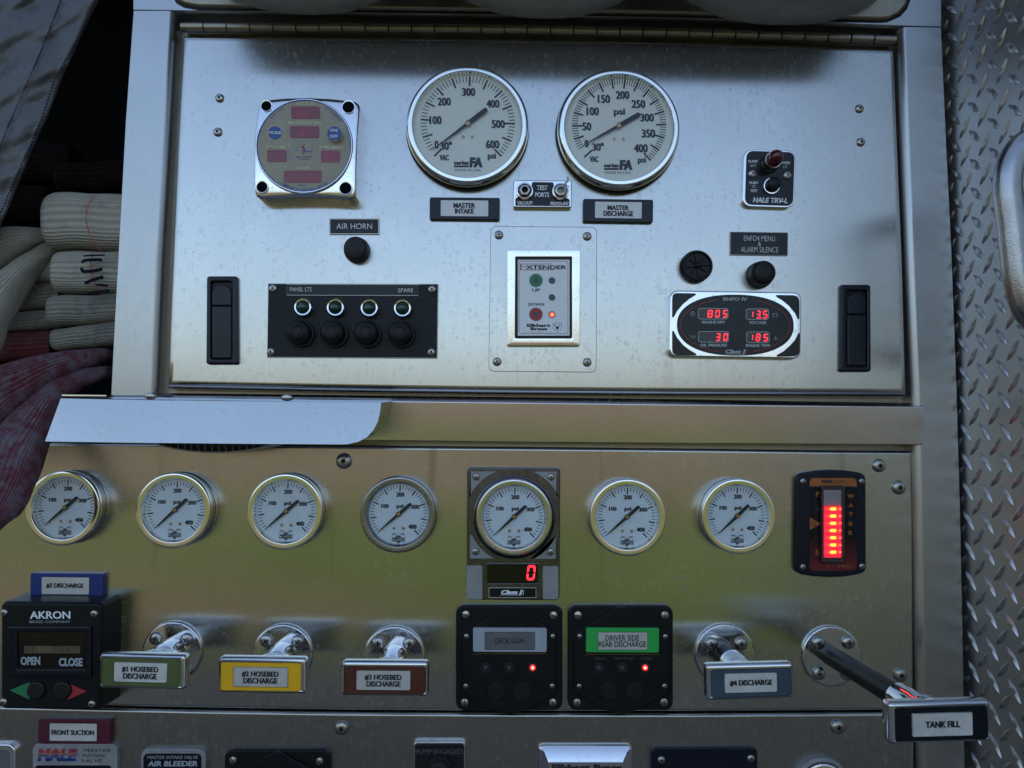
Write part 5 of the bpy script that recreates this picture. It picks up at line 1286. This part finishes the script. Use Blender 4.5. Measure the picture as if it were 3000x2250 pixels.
# ============================================================ pull handles
def pull_handle(label, pz, px_, py_, pr_, screws, hz_, hbox, inlay, tagbox, rows, colour, h, tilt, rod, tagmat='white_tag', hscrew=4):
    it = item('pull_handle', label, 'pull handle', pz, px_, py_, LB, 'T shaped valve pull handles')
    X, Z = P(px_, py_, LB + .003, pz); r = MPX(px_, py_, pr_, LB + .003, pz)
    fl_ = obj('flange', lathe(X, Z, [(r, LB), (r, LB + .0018), (r * .985, LB + .003), (r * .96, LB + .0036), (r * .93, LB + .0038), (0.0, LB + .0038)], 72), M['chrome_worn'], it, sharp=40)
    for sx, sy in screws: zscrew(pz, sx, sy, 43, LB + .0036, fl_, 'phillips')
    k = (inlay[2] - inlay[0]) / (hbox[2] - hbox[0]); k2 = (tagbox[2] - tagbox[0]) / (hbox[2] - hbox[0])
    ow = RR(hz_, *hbox, 26, h, tilt); iw = RR(hz_, *inlay, 16, h, tilt * k)
    back = inset(ow, .0035)
    obj('grip', rings([(inset(ow, .006), h - .016), (back, h - .0145), (inset(ow, .0008), h - .011), (ow, h - .008), (ow, h - .0035), (inset(ow, .0007), h - .0012), (inset(ow, .0022), h), (inset(iw, -.0006), h - .0004), (iw, h - .0016)], cap0=True), M['chrome'], it, sharp=50)
    obj('inlay', solid(iw, h - .003, h - .0010, .0002), M[colour], it)
    obj('tag', solid(RR(hz_, *tagbox, 10, h, tilt * k2), h - .0011, h - .0006), M[tagmat], it)
    obj('tag_edge', ribbon(rrpx(*tagbox, 10, tilt * k2), 2.4, hz_, h - .0005, True), M['ink'], it, recalc=False)
    for s, b_ in rows: text(s, b_, hz_, h - .0004, M['ink'], it, .016, tilt=tilt * (b_[2] - b_[0]) / (hbox[2] - hbox[0]))
    cx, cy = (hbox[0] + hbox[2]) / 2, (hbox[1] + hbox[3]) / 2
    hx, hzz = P(cx, cy, h, hz_); a = V((X, -(LB + .002), Z)); b = V((hx, -(h - .012), hzz))
    L_ = (b - a).length; rod_r, col_r, colfrac = rod
    if colfrac < 1: obj('rod', tube([a, a.lerp(b, 1 - colfrac * .5)], rod_r, 28), M['rubber'], it)
    c0 = a.lerp(b, 1 - colfrac); 
    cc = obj('coupling', tube([c0, c0.lerp(b, .03), c0.lerp(b, .5), c0.lerp(b, .62), c0.lerp(b, 1)], [col_r * .93, col_r, col_r * .98, col_r * .84, col_r * .78], 32), M['chrome'], it)
    obj('boss', lathe(hx, hzz, [(.013, h - .0215), (.0135, h - .018), (.012, h - .0125)], 32, 1.1, 1), M['chrome'], it)
    return it
pull_handle('pull handle with olive green inlay tagged #1 HOSEBED DISCHARGE', 7, 1115, 905, 195, [(1013, 818), (1212, 825), (1208, 1025), (1018, 1020)], 7, (637, 922, 1202, 1150), (657, 952, 1163, 1130), (737, 976, 1082, 1104),
            [('#1 HOSEBED', (790, 1002, 1025, 1040)), ('DISCHARGE', (798, 1046, 1015, 1083))], 'olive', .066, 14, (.008, .0128, .97))
pull_handle('pull handle with bright yellow inlay tagged #2 HOSEBED DISCHARGE', 7, 1830, 925, 197, [(1728, 832), (1930, 838), (1928, 1035), (1730, 1030)], 7, (1410, 945, 1985, 1178), (1427, 980, 1948, 1158), (1512, 1006, 1865, 1134),
            [('#2 HOSEBED', (1567, 1033, 1805, 1070)), ('DISCHARGE', (1577, 1076, 1797, 1112))], 'yellow', .066, 8, (.008, .0128, .97), 'pearl' if False else 'silver_tag')
pull_handle('pull handle with dark brown red inlay tagged #3 HOSEBED DISCHARGE', 8, 342, 942, 201, [(240, 848), (440, 850), (440, 1040), (242, 1040)], 8, (-2, 969, 565, 1197), (8, 1006, 541, 1176), (97, 1028, 448, 1155),
            [('#3 HOSEBED', (152, 1054, 390, 1091)), ('DISCHARGE', (163, 1097, 383, 1132))], 'brown', .066, 4, (.008, .0128, .97), 'silver_tag')
pull_handle('pull handle with slate blue inlay tagged #4 DISCHARGE', 9, 275, 925, 197, [(185, 853), (377, 852), (175, 1045), (375, 1045)], 9, (152, 984, 722, 1217), (187, 1022, 705, 1196), (272, 1044, 612, 1170),
            [('#4 DISCHARGE', (307, 1088, 580, 1127))], 'slate', .067, -14, (.0105, .0125, .62))
pull_handle('pull handle drawn far out on its black rod, black inlay tagged TANK FILL', 9, 965, 935, 193, [(877, 847), (1070, 843), (880, 1045), (1060, 1045)], 9, (1338, 1228, 1998, 1500), (1383, 1268, 1975, 1483), (1490, 1303, 1882, 1454),
            [('TANK FILL', (1575, 1356, 1797, 1397))], 'black_gloss', .172, -18, (.0092, .0115, .27))

# ============================================================ electric valve controllers
def valve_box(label, ox, outer, chev, lab, inner, rows, leds, btn, big, sml, colour, tagm, faint):
    it = item('valve_controller', label, 'valve controller', 8, (outer[0] + outer[2]) / 2, (outer[1] + outer[3]) / 2, LB, 'black square valve controllers')
    h0, h1, h2 = LB, LB + .007, LB + .0105
    obj('base', RRS(8, outer, 55, h0, h1, .0018), M['black'], it)
    obj('cover', solid(W(chev, 8, h2), h1 - .0002, h2, .001), M['black'], it)
    lp = obj('tag_holder', RRS(8, lab, 12, h2 - .001, h2 + .0035, .0008, tilt=2), M[colour], it)
    obj('tag', RRS(8, inner, 8, h2 + .0033, h2 + .0038), M[tagm], lp)
    obj('tag_edge', ribbon(rrpx(*inner, 8), 2.4, 8, h2 + .0039, True), M['ink'], lp, recalc=False)
    for s, b_ in rows: obj('lettering', textvf(s, b_, 8, h2 + .004, .016), M['ink'], lp, sharp=180, recalc=False)
    y_ = lab[3] + 12
    obj('gold_line', ribbon([(lab[0] - 4, y_ + 5), (lab[0] + 8, y_ - 2), (lab[2] - 10, y_ - 2), (lab[2], y_ + 4)], 2.0, 8, h2 + .0003), M['brass'], it, recalc=False)
    for k, (x_, yy) in enumerate(leds):
        lr = obj('led_ring', ring(8, x_, yy, 33, 22, h2 - .001, h2 + .0007, .0003, h2 - .0005, 28), M['rubber_grey'], it)
        obj('led_lens', disc(8, x_, yy, 17, h2 - .001, h2 + .001, .0005, 20), M['led'] if k == 2 else M['led_off'], lr)
        if k == 2: obj('led_core', disc(8, x_, yy, 8, h2 + .001, h2 + .0012, 0, 14), M['led_core'], lr)
    for x_, yy in btn: obj('membrane_button', disc(8, x_, yy, 58, h2 - .0005, h2 + .0012, .0006), M['rubber'], it)
    for x_, yy in big: zscrew(8, x_, yy, 27, h1, it, 'slot')
    for x_, yy in sml: zscrew(8, x_, yy, 17, h2 - .0002, it, 'hex')
    for s, b_ in faint: text(s, b_, 8, h2 + .0003, M['dimprint'], it, .0)
    return it
def chev(cx, yt=612, yb=1312, xl_=785, xr_=1392):
    return [(cx + 22, yt + 4), (cx + 45, yt + 16), (xr_ - 12, 775), (xr_, 795), (xr_, 1150), (xr_ - 10, 1172), (cx + 110, 1280), (cx + 45, 1305), (cx, yb), (cx - 45, 1305), (cx - 110, 1280), (xl_ + 10, 1172), (xl_, 1150), (xl_, 795), (xl_ + 12, 775), (cx - 45, yt + 16), (cx - 22, yt + 4)]
valve_box('black valve controller with light grey DECK GUN tag', 0, (742, 605, 1434, 1288), chev(1092), (853, 753, 1332, 909), (930, 778, 1254, 892), [('DECK GUN', (998, 817, 1180, 853))],
          [(935, 1010), (1088, 1010), (1240, 1010)], [(1005, 1160), (1168, 1160)], [(807, 663), (1375, 668), (800, 1232), (1370, 1232)], [(811, 805), (1370, 805), (806, 1127), (1366, 1127)], 'grey_tag', 'pearl', [])
valve_box('black valve controller with bright green DRIVER SIDE REAR DISCHARGE tag', 0, (1470, 606, 2151, 1288), chev(1815, 612, 1313, 1510, 2120), (1586, 753, 2060, 912), (1664, 779, 1984, 894), [('DRIVER SIDE', (1712, 798, 1930, 835)), ('REAR DISCHARGE', (1668, 838, 1975, 876))],
          [(1670, 1010), (1820, 1010), (1970, 1010)], [(1735, 1160), (1900, 1160)], [(1533, 667), (2095, 667), (1527, 1232), (2090, 1230)], [(1545, 805), (2098, 807), (1541, 1128), (2095, 1128)], 'green_tag', 'silver_tag',
          [('OPENED', (1640, 942, 1722, 958)), ('THROTTLED', (1762, 941, 1895, 957)), ('CLOSED', (1937, 942, 2022, 958))])

# ============================================================ water tank level display
it = item('tank_level_display', 'dark plate with glowing red column and WATER written down its side', 'level display', 'D', 600, 830, LB)
h1 = LB + .006
ol = [(140, 240), (150, 200), (185, 172), (240, 155), (420, 126), (600, 117), (800, 125), (960, 148), (1020, 165), (1055, 195), (1068, 240), (1070, 830), (1072, 1400), (1060, 1445), (1030, 1475), (950, 1500), (780, 1528), (600, 1535), (400, 1525), (230, 1500), (170, 1475), (138, 1440), (128, 1380), (134, 830)]
obj('plate', solid(W(ol, 'D', h1), LB, h1, .0022), M['navy'], it)
lbx = (323, 226, 942, 1443)
obj('label_face', solid(RR('D', *lbx, 58, h1 + .0003), h1 - .0002, h1 + .0003), M['black'], it)
hp_ = h1 + .0005
top = [(323, 345)] + [(323, 284), (330, 256), (348, 236), (381, 226), (884, 226), (917, 236), (935, 256), (942, 284), (942, 345)]
wav = []
for k in range(12): wav += [(942 - k * 51.6 - 13, 340), (942 - k * 51.6 - 26, 322 if k else 335), (942 - k * 51.6 - 39, 340)]
obj('orange_band', flat(W(top + wav, 'D', hp_), hp_), M['orange'], it, recalc=False)
obj('red_band', flat(W([(323, 1338), (942, 1338), (942, 1385), (935, 1412), (917, 1433), (884, 1443), (381, 1443), (348, 1433), (330, 1412), (323, 1385)], 'D', hp_), hp_), M['redband'], it, recalc=False)
ln_ = []
for k in range(14):
    y_ = 1330 - k * 21; wd = 18 - k * 1.15; ln_.append(ribbon([(323, y_), (942, y_)], wd, 'D', hp_))
obj('red_lines', join(*ln_), M['redband'], it, recalc=False)
text('TANK', (477, 252, 625, 291), 'D', hp_ + .0002, M['ink'], it, .05); text('VISION', (645, 253, 798, 291), 'D', hp_ + .0002, M['ink'], it, -.01)
for s, b_ in (('F', (405, 408, 445, 470)), ('E', (402, 1172, 440, 1235)), ('W', (820, 437, 908, 492)), ('A', (832, 557, 897, 612)), ('T', (838, 675, 885, 730)), ('E', (840, 800, 883, 852)), ('R', (835, 918, 887, 973))): text(s, b_, 'D', hp_ + .0002, M['orange'], it, .04)
text('FRC', (695, 1368, 870, 1402), 'D', hp_ + .0003, M['orange'], it, .02); text('CA', (540, 1374, 592, 1398), 'D', hp_ + .0003, M['orange'], it, 0)
text('3/4', (398, 612, 446, 655), 'D', hp_, M['dimprint'], it, 0); text('1/4', (398, 995, 446, 1038), 'D', hp_, M['dimprint'], it, 0)
obj('half_marker', poly('D', [(325, 742), (325, 910), (470, 826)], hp_), M['orange'], it, recalc=False); text('1/2', (358, 800, 412, 855), 'D', hp_ + .0003, M['ink'], it, 0)
obj('tick_marks', join(*[ribbon([(455, y_), (478, y_)], 5, 'D', hp_) for y_ in (440, 632, 1016, 1203)]), M['orange'], it, recalc=False)
ln = obj('lens_body', solid(RR('D', 480, 330, 790, 1346, 22, h1 + .004), h1, h1 + .0038, .0012), M['lens_red'] if False else M['window'], it)
obj('cloudy_insert', flat(RR('D', 508, 385, 738, 600, 8, h1 + .0041), h1 + .0041), M['clear_grey'], ln)
obj('lit_insert', flat(RR('D', 508, 588, 740, 1272, 10, h1 + .0041), h1 + .0041), M['led_back'], ln)
for k in range(7):
    y_ = 632 + k * 94.8
    def blob(cx, cy, rx, ry, h, n=20): return flat(W([(cx + rx * math.cos(2 * math.pi * q / n), cy + ry * math.sin(2 * math.pi * q / n)) for q in range(n)], 'D', h), h)
    lb_ = obj('led_bar', join(blob(636, y_, 100, 26, h1 + .0043), blob(718, y_, 20, 22, h1 + .0043), flat(W([(515, y_), (580, y_ - 12), (580, y_ + 12)], 'D', h1 + .0043), h1 + .0043)), M['led'], ln, recalc=False)
for k in range(7):
    y_ = 632 + k * 94.8
    obj('led_core', join(blob(628, y_, 42, 22, h1 + .0045), blob(722, y_, 7, 9, h1 + .0045), blob(663, y_, 6, 24, h1 + .0045)), M['led_warm'], ln, recalc=False)
flu = [ribbon([(515 + k * 11.5, 392), (515 + k * 11.5, 1268)], 2.2, 'D', h1 + .0047) for k in range(20)]
obj('flutes', join(*flu), M['window'], ln, recalc=False)
obj('lens_cover', frame_rr('D', (478, 328, 792, 1348), (500, 350, 745, 1300), 24, 10, h1, h1 + .0066, .0012, h1 + .004), M['glass'], it)
obj('lens_front', flat(RR('D', 490, 340, 780, 1336, 20, h1 + .0064), h1 + .0064), M['glass'], it)
for cx, cy in ((235, 268), (1005, 270), (235, 1392), (1008, 1385)): zscrew('D', cx, cy, 39, h1, it, 'phillips')

# ============================================================ black valve position box (left)
it = item('position_controller', 'tall black controller box with OPEN and CLOSE under its display', 'valve controller', 7, 380, 915, LB)
hK = LB + .034
fo = rrpx(-2, 585, 655, 1285, 34, 6, 3)
ft_ = W(fo, 7, hK)
cxK = sum(p[0] for p in ft_) / len(ft_); czK = sum(p[1] for p in ft_) / len(ft_)
bk = [(cxK + (x - cxK) * 1.02, czK + (z_ - czK) * 1.02) for x, z_ in ft_]
obj('housing', rings([(bk, LB), (ft_, hK - .004), (inset(ft_, .001), hK - .0015), (inset(ft_, .003), hK)]), M['black'], it, sharp=45)
obj('display_bezel', frame_rr(7, (48, 740, 592, 1080), (112, 782, 548, 1018), 14, 10, hK - .0005, hK + .0022, .0014, hK - .0002), M['black_gloss'], it)
obj('display', flat(RR(7, 110, 780, 550, 1020, 10, hK + .0003), hK + .0003), M['window_black'], it)
bars = [RRS(7, (158 + k * 18.2, 868, 158 + k * 18.2 + 15.5, 916), 2, hK + .0003, hK + .0006) for k in range(20)]
obj('segment_bar', join(*bars), plain('pale_lcd_segments', (.11, .09, .045), .4, vary=.4), it)
text('AKRON', (195, 643, 455, 692), 7, hK + .0003, M['white'], it, .012); text('BRASS COMPANY', (192, 703, 455, 720), 7, hK + .0003, M['grey_tag'], it, 0)
text('OPEN', (135, 938, 260, 992), 7, hK + .0006, M['grey_tag'], it, .03); text('CLOSE', (382, 946, 535, 1000), 7, hK + .0006, M['grey_tag'], it, .03)
obj('open_arrow', poly(7, [(62, 1155), (190, 1103), (190, 1215)], hK + .0003), M['greenbtn'], it, recalc=False); obj('close_arrow', poly(7, [(560, 1163), (435, 1105), (438, 1217)], hK + .0003), M['redprint'], it, recalc=False)
for cx in (227, 397): obj('key', disc(7, cx, 1160, 59, hK, hK + .003, .0018), M['rubber'], it)
for cx, cy in ((612, 658), (25, 1230), (597, 1243), (30, 652)): zscrew(7, cx, cy, 24, hK, it, 'hex')

# ============================================================ cut-off plates along the bottom
h1 = LB + .005
it = item('intake_valve_plate', 'silver plate with striped red and blue letters beside MASTER INTAKE VALVE', 'plate', 'J', 485, 400, LB)
obj('plate', RRS('J', (208, 263, 762, 640), 48, LB, h1, .0012), M['cast'], it)
obj('inlay', RRS('J', (228, 404, 720, 600), 20, h1 - .0002, h1 + .0003), M['black_gloss'], it)
text('HALE', (248, 296, 502, 336), 'J', h1 + .0003, M['redprint'], it, .05, .12)
vs, fs = textvf('HALE', (243, 296, 500, 377), 'J', h1 + .0002, .05, .12)
obj('lettering', (vs, fs), M['blue_tag'], it, sharp=180, recalc=False)
obj('stripes', join(*[ribbon([(240, y_ + 6), (300, y_), (505, y_)], 2.6, 'J', h1 + .0005) for y_ in (326, 334, 342, 350)]), M['cast'], it, recalc=False)
for s, b_ in (('MASTER', (540, 296, 715, 317)), ('INTAKE', (533, 329, 685, 350)), ('VALVE', (527, 363, 662, 384))): text(s, b_, 'J', h1 + .0003, M['ink'], it, .0, .25)
it = item('air_bleeder_plate', 'silver rimmed dark plate reading MASTER INTAKE VALVE AIR BLEEDER', 'plate', 'J', 1120, 400, LB)
obj('plate', RRS('J', (910, 296, 1333, 640), 50, LB, h1, .0012), M['cast'], it)
obj('inlay', RRS('J', (929, 327, 1305, 620), 30, h1 - .0002, h1 + .0003), M['navy'], it)
text('MASTER INTAKE VALVE', (955, 341, 1283, 362), 'J', h1 + .0005, M['grey_tag'], it, .0, .2); text('AIR BLEEDER', (957, 375, 1280, 409), 'J', h1 + .0005, M['grey_tag'], it, .025, .15)
it = item('covered_controller', 'black controller top edge with raised peak, cut off left of centre', 'valve controller', 'J', 1795, 420, LB)
obj('base', RRS('J', (1453, 302, 2137, 900), 55, LB, LB + .007, .0018), M['black'], it)
obj('cover', solid(W([(1795, 315), (1830, 325), (2090, 470), (2090, 800), (1500, 800), (1500, 470), (1758, 325)], 'J', LB + .0105), LB + .0068, LB + .0105, .001), M['black'], it)
for cx in (1512, 2072): zscrew('J', cx, 368 + (cx - 1512) * .012, 26, LB + .007, it, 'slot')
it = item('corner_plate', 'teal tinted chrome plate corner at the bottom left edge', 'plate', 'J', 20, 400, LB)
obj('plate', RRS('J', (-300, 266, 97, 640), 50, LB, h1, .0014), M['chrome'], it); obj('inlay', RRS('J', (-280, 300, 62, 620), 30, h1 - .0002, h1 + .0003), M['pearl'], it)
it = item('pump_engaged_plate', 'worn black PUMP ENGAGED plate with threaded lamp, at the bottom', 'indicator plate', 'K', 167, 170, LB)
obj('plate', RRS('K', (48, 81, 287, 330), 20, LB, h1, .0012), M['chrome_worn'], it); obj('inlay', RRS('K', (55, 93, 279, 320), 12, h1 - .0002, h1 + .0003), M['leather'], it)
text('PUMP ENGAGED', (60, 117, 272, 139), 'K', h1 + .0005, M['dimprint'], it, .01)
X, Z = P(165, 212, h1 + .01, 'K'); r = MPX(165, 212, 55, h1 + .01, 'K')
obj('lamp_holder', lathe(X, Z, [(r, h1), (r, h1 + .006), (r * .9, h1 + .008), (r * .82, h1 + .008), (r * .8, h1 + .013), (r * .68, h1 + .015), (r * .5, h1 + .0155), (0, h1 + .014)], 48), M['rubber_grey'], it)
it = item('maker_plate', 'bright sky reflecting chrome plate with black serif letters, cut off below', 'plate', 'K', 833, 170, LB)
o_ = RR('K', 618, 98, 1048, 420, 22, LB + .004); i_ = RR('K', 668, 176, 1003, 380, 4, LB + .010)
obj('bevel', rings([(o_, LB), (o_, LB + .002), (inset(o_, .0008), LB + .0038), (inset(o_, .0055), LB + .0072), (inset(i_, -.0008), LB + .0098), (i_, LB + .0102)]), M['chrome'], it, sharp=20)
text('Elkhart Brass', (682, 187, 1000, 216), 'K', LB + .0104, M['ink'], it, .03)
it = item('blank_plate', 'plain dark navy plate with two hex screws, cut off at the bottom', 'plate', 'K', 1378, 180, LB)
obj('plate', RRS('K', (1137, 110, 1620, 420), 26, LB, LB + .006, .0014), M['navy'], it)
for cx, cy in ((1180, 165), (1588, 158)): zscrew('K', cx, cy, 18, LB + .006, it, 'hex')
it = item('round_fitting', 'top edge of a round chrome fitting at the bottom right', 'fitting', 'K', 1920, 290, LB)
X, Z = P(1920, 290, LB + .008, 'K'); r = MPX(1920, 290, 132, LB + .008, 'K')
obj('ring', lathe(X, Z, [(r, LB), (r, LB + .004), (r * .96, LB + .007), (r * .85, LB + .008), (r * .8, LB + .006)], 80), M['cast'], it)
obj('fitting_face', lathe(X, Z, [(r * .81, LB + .005), (r * .78, LB + .009), (r * .7, LB + .010), (0, LB + .010)], 60), M['chrome_worn'], it)
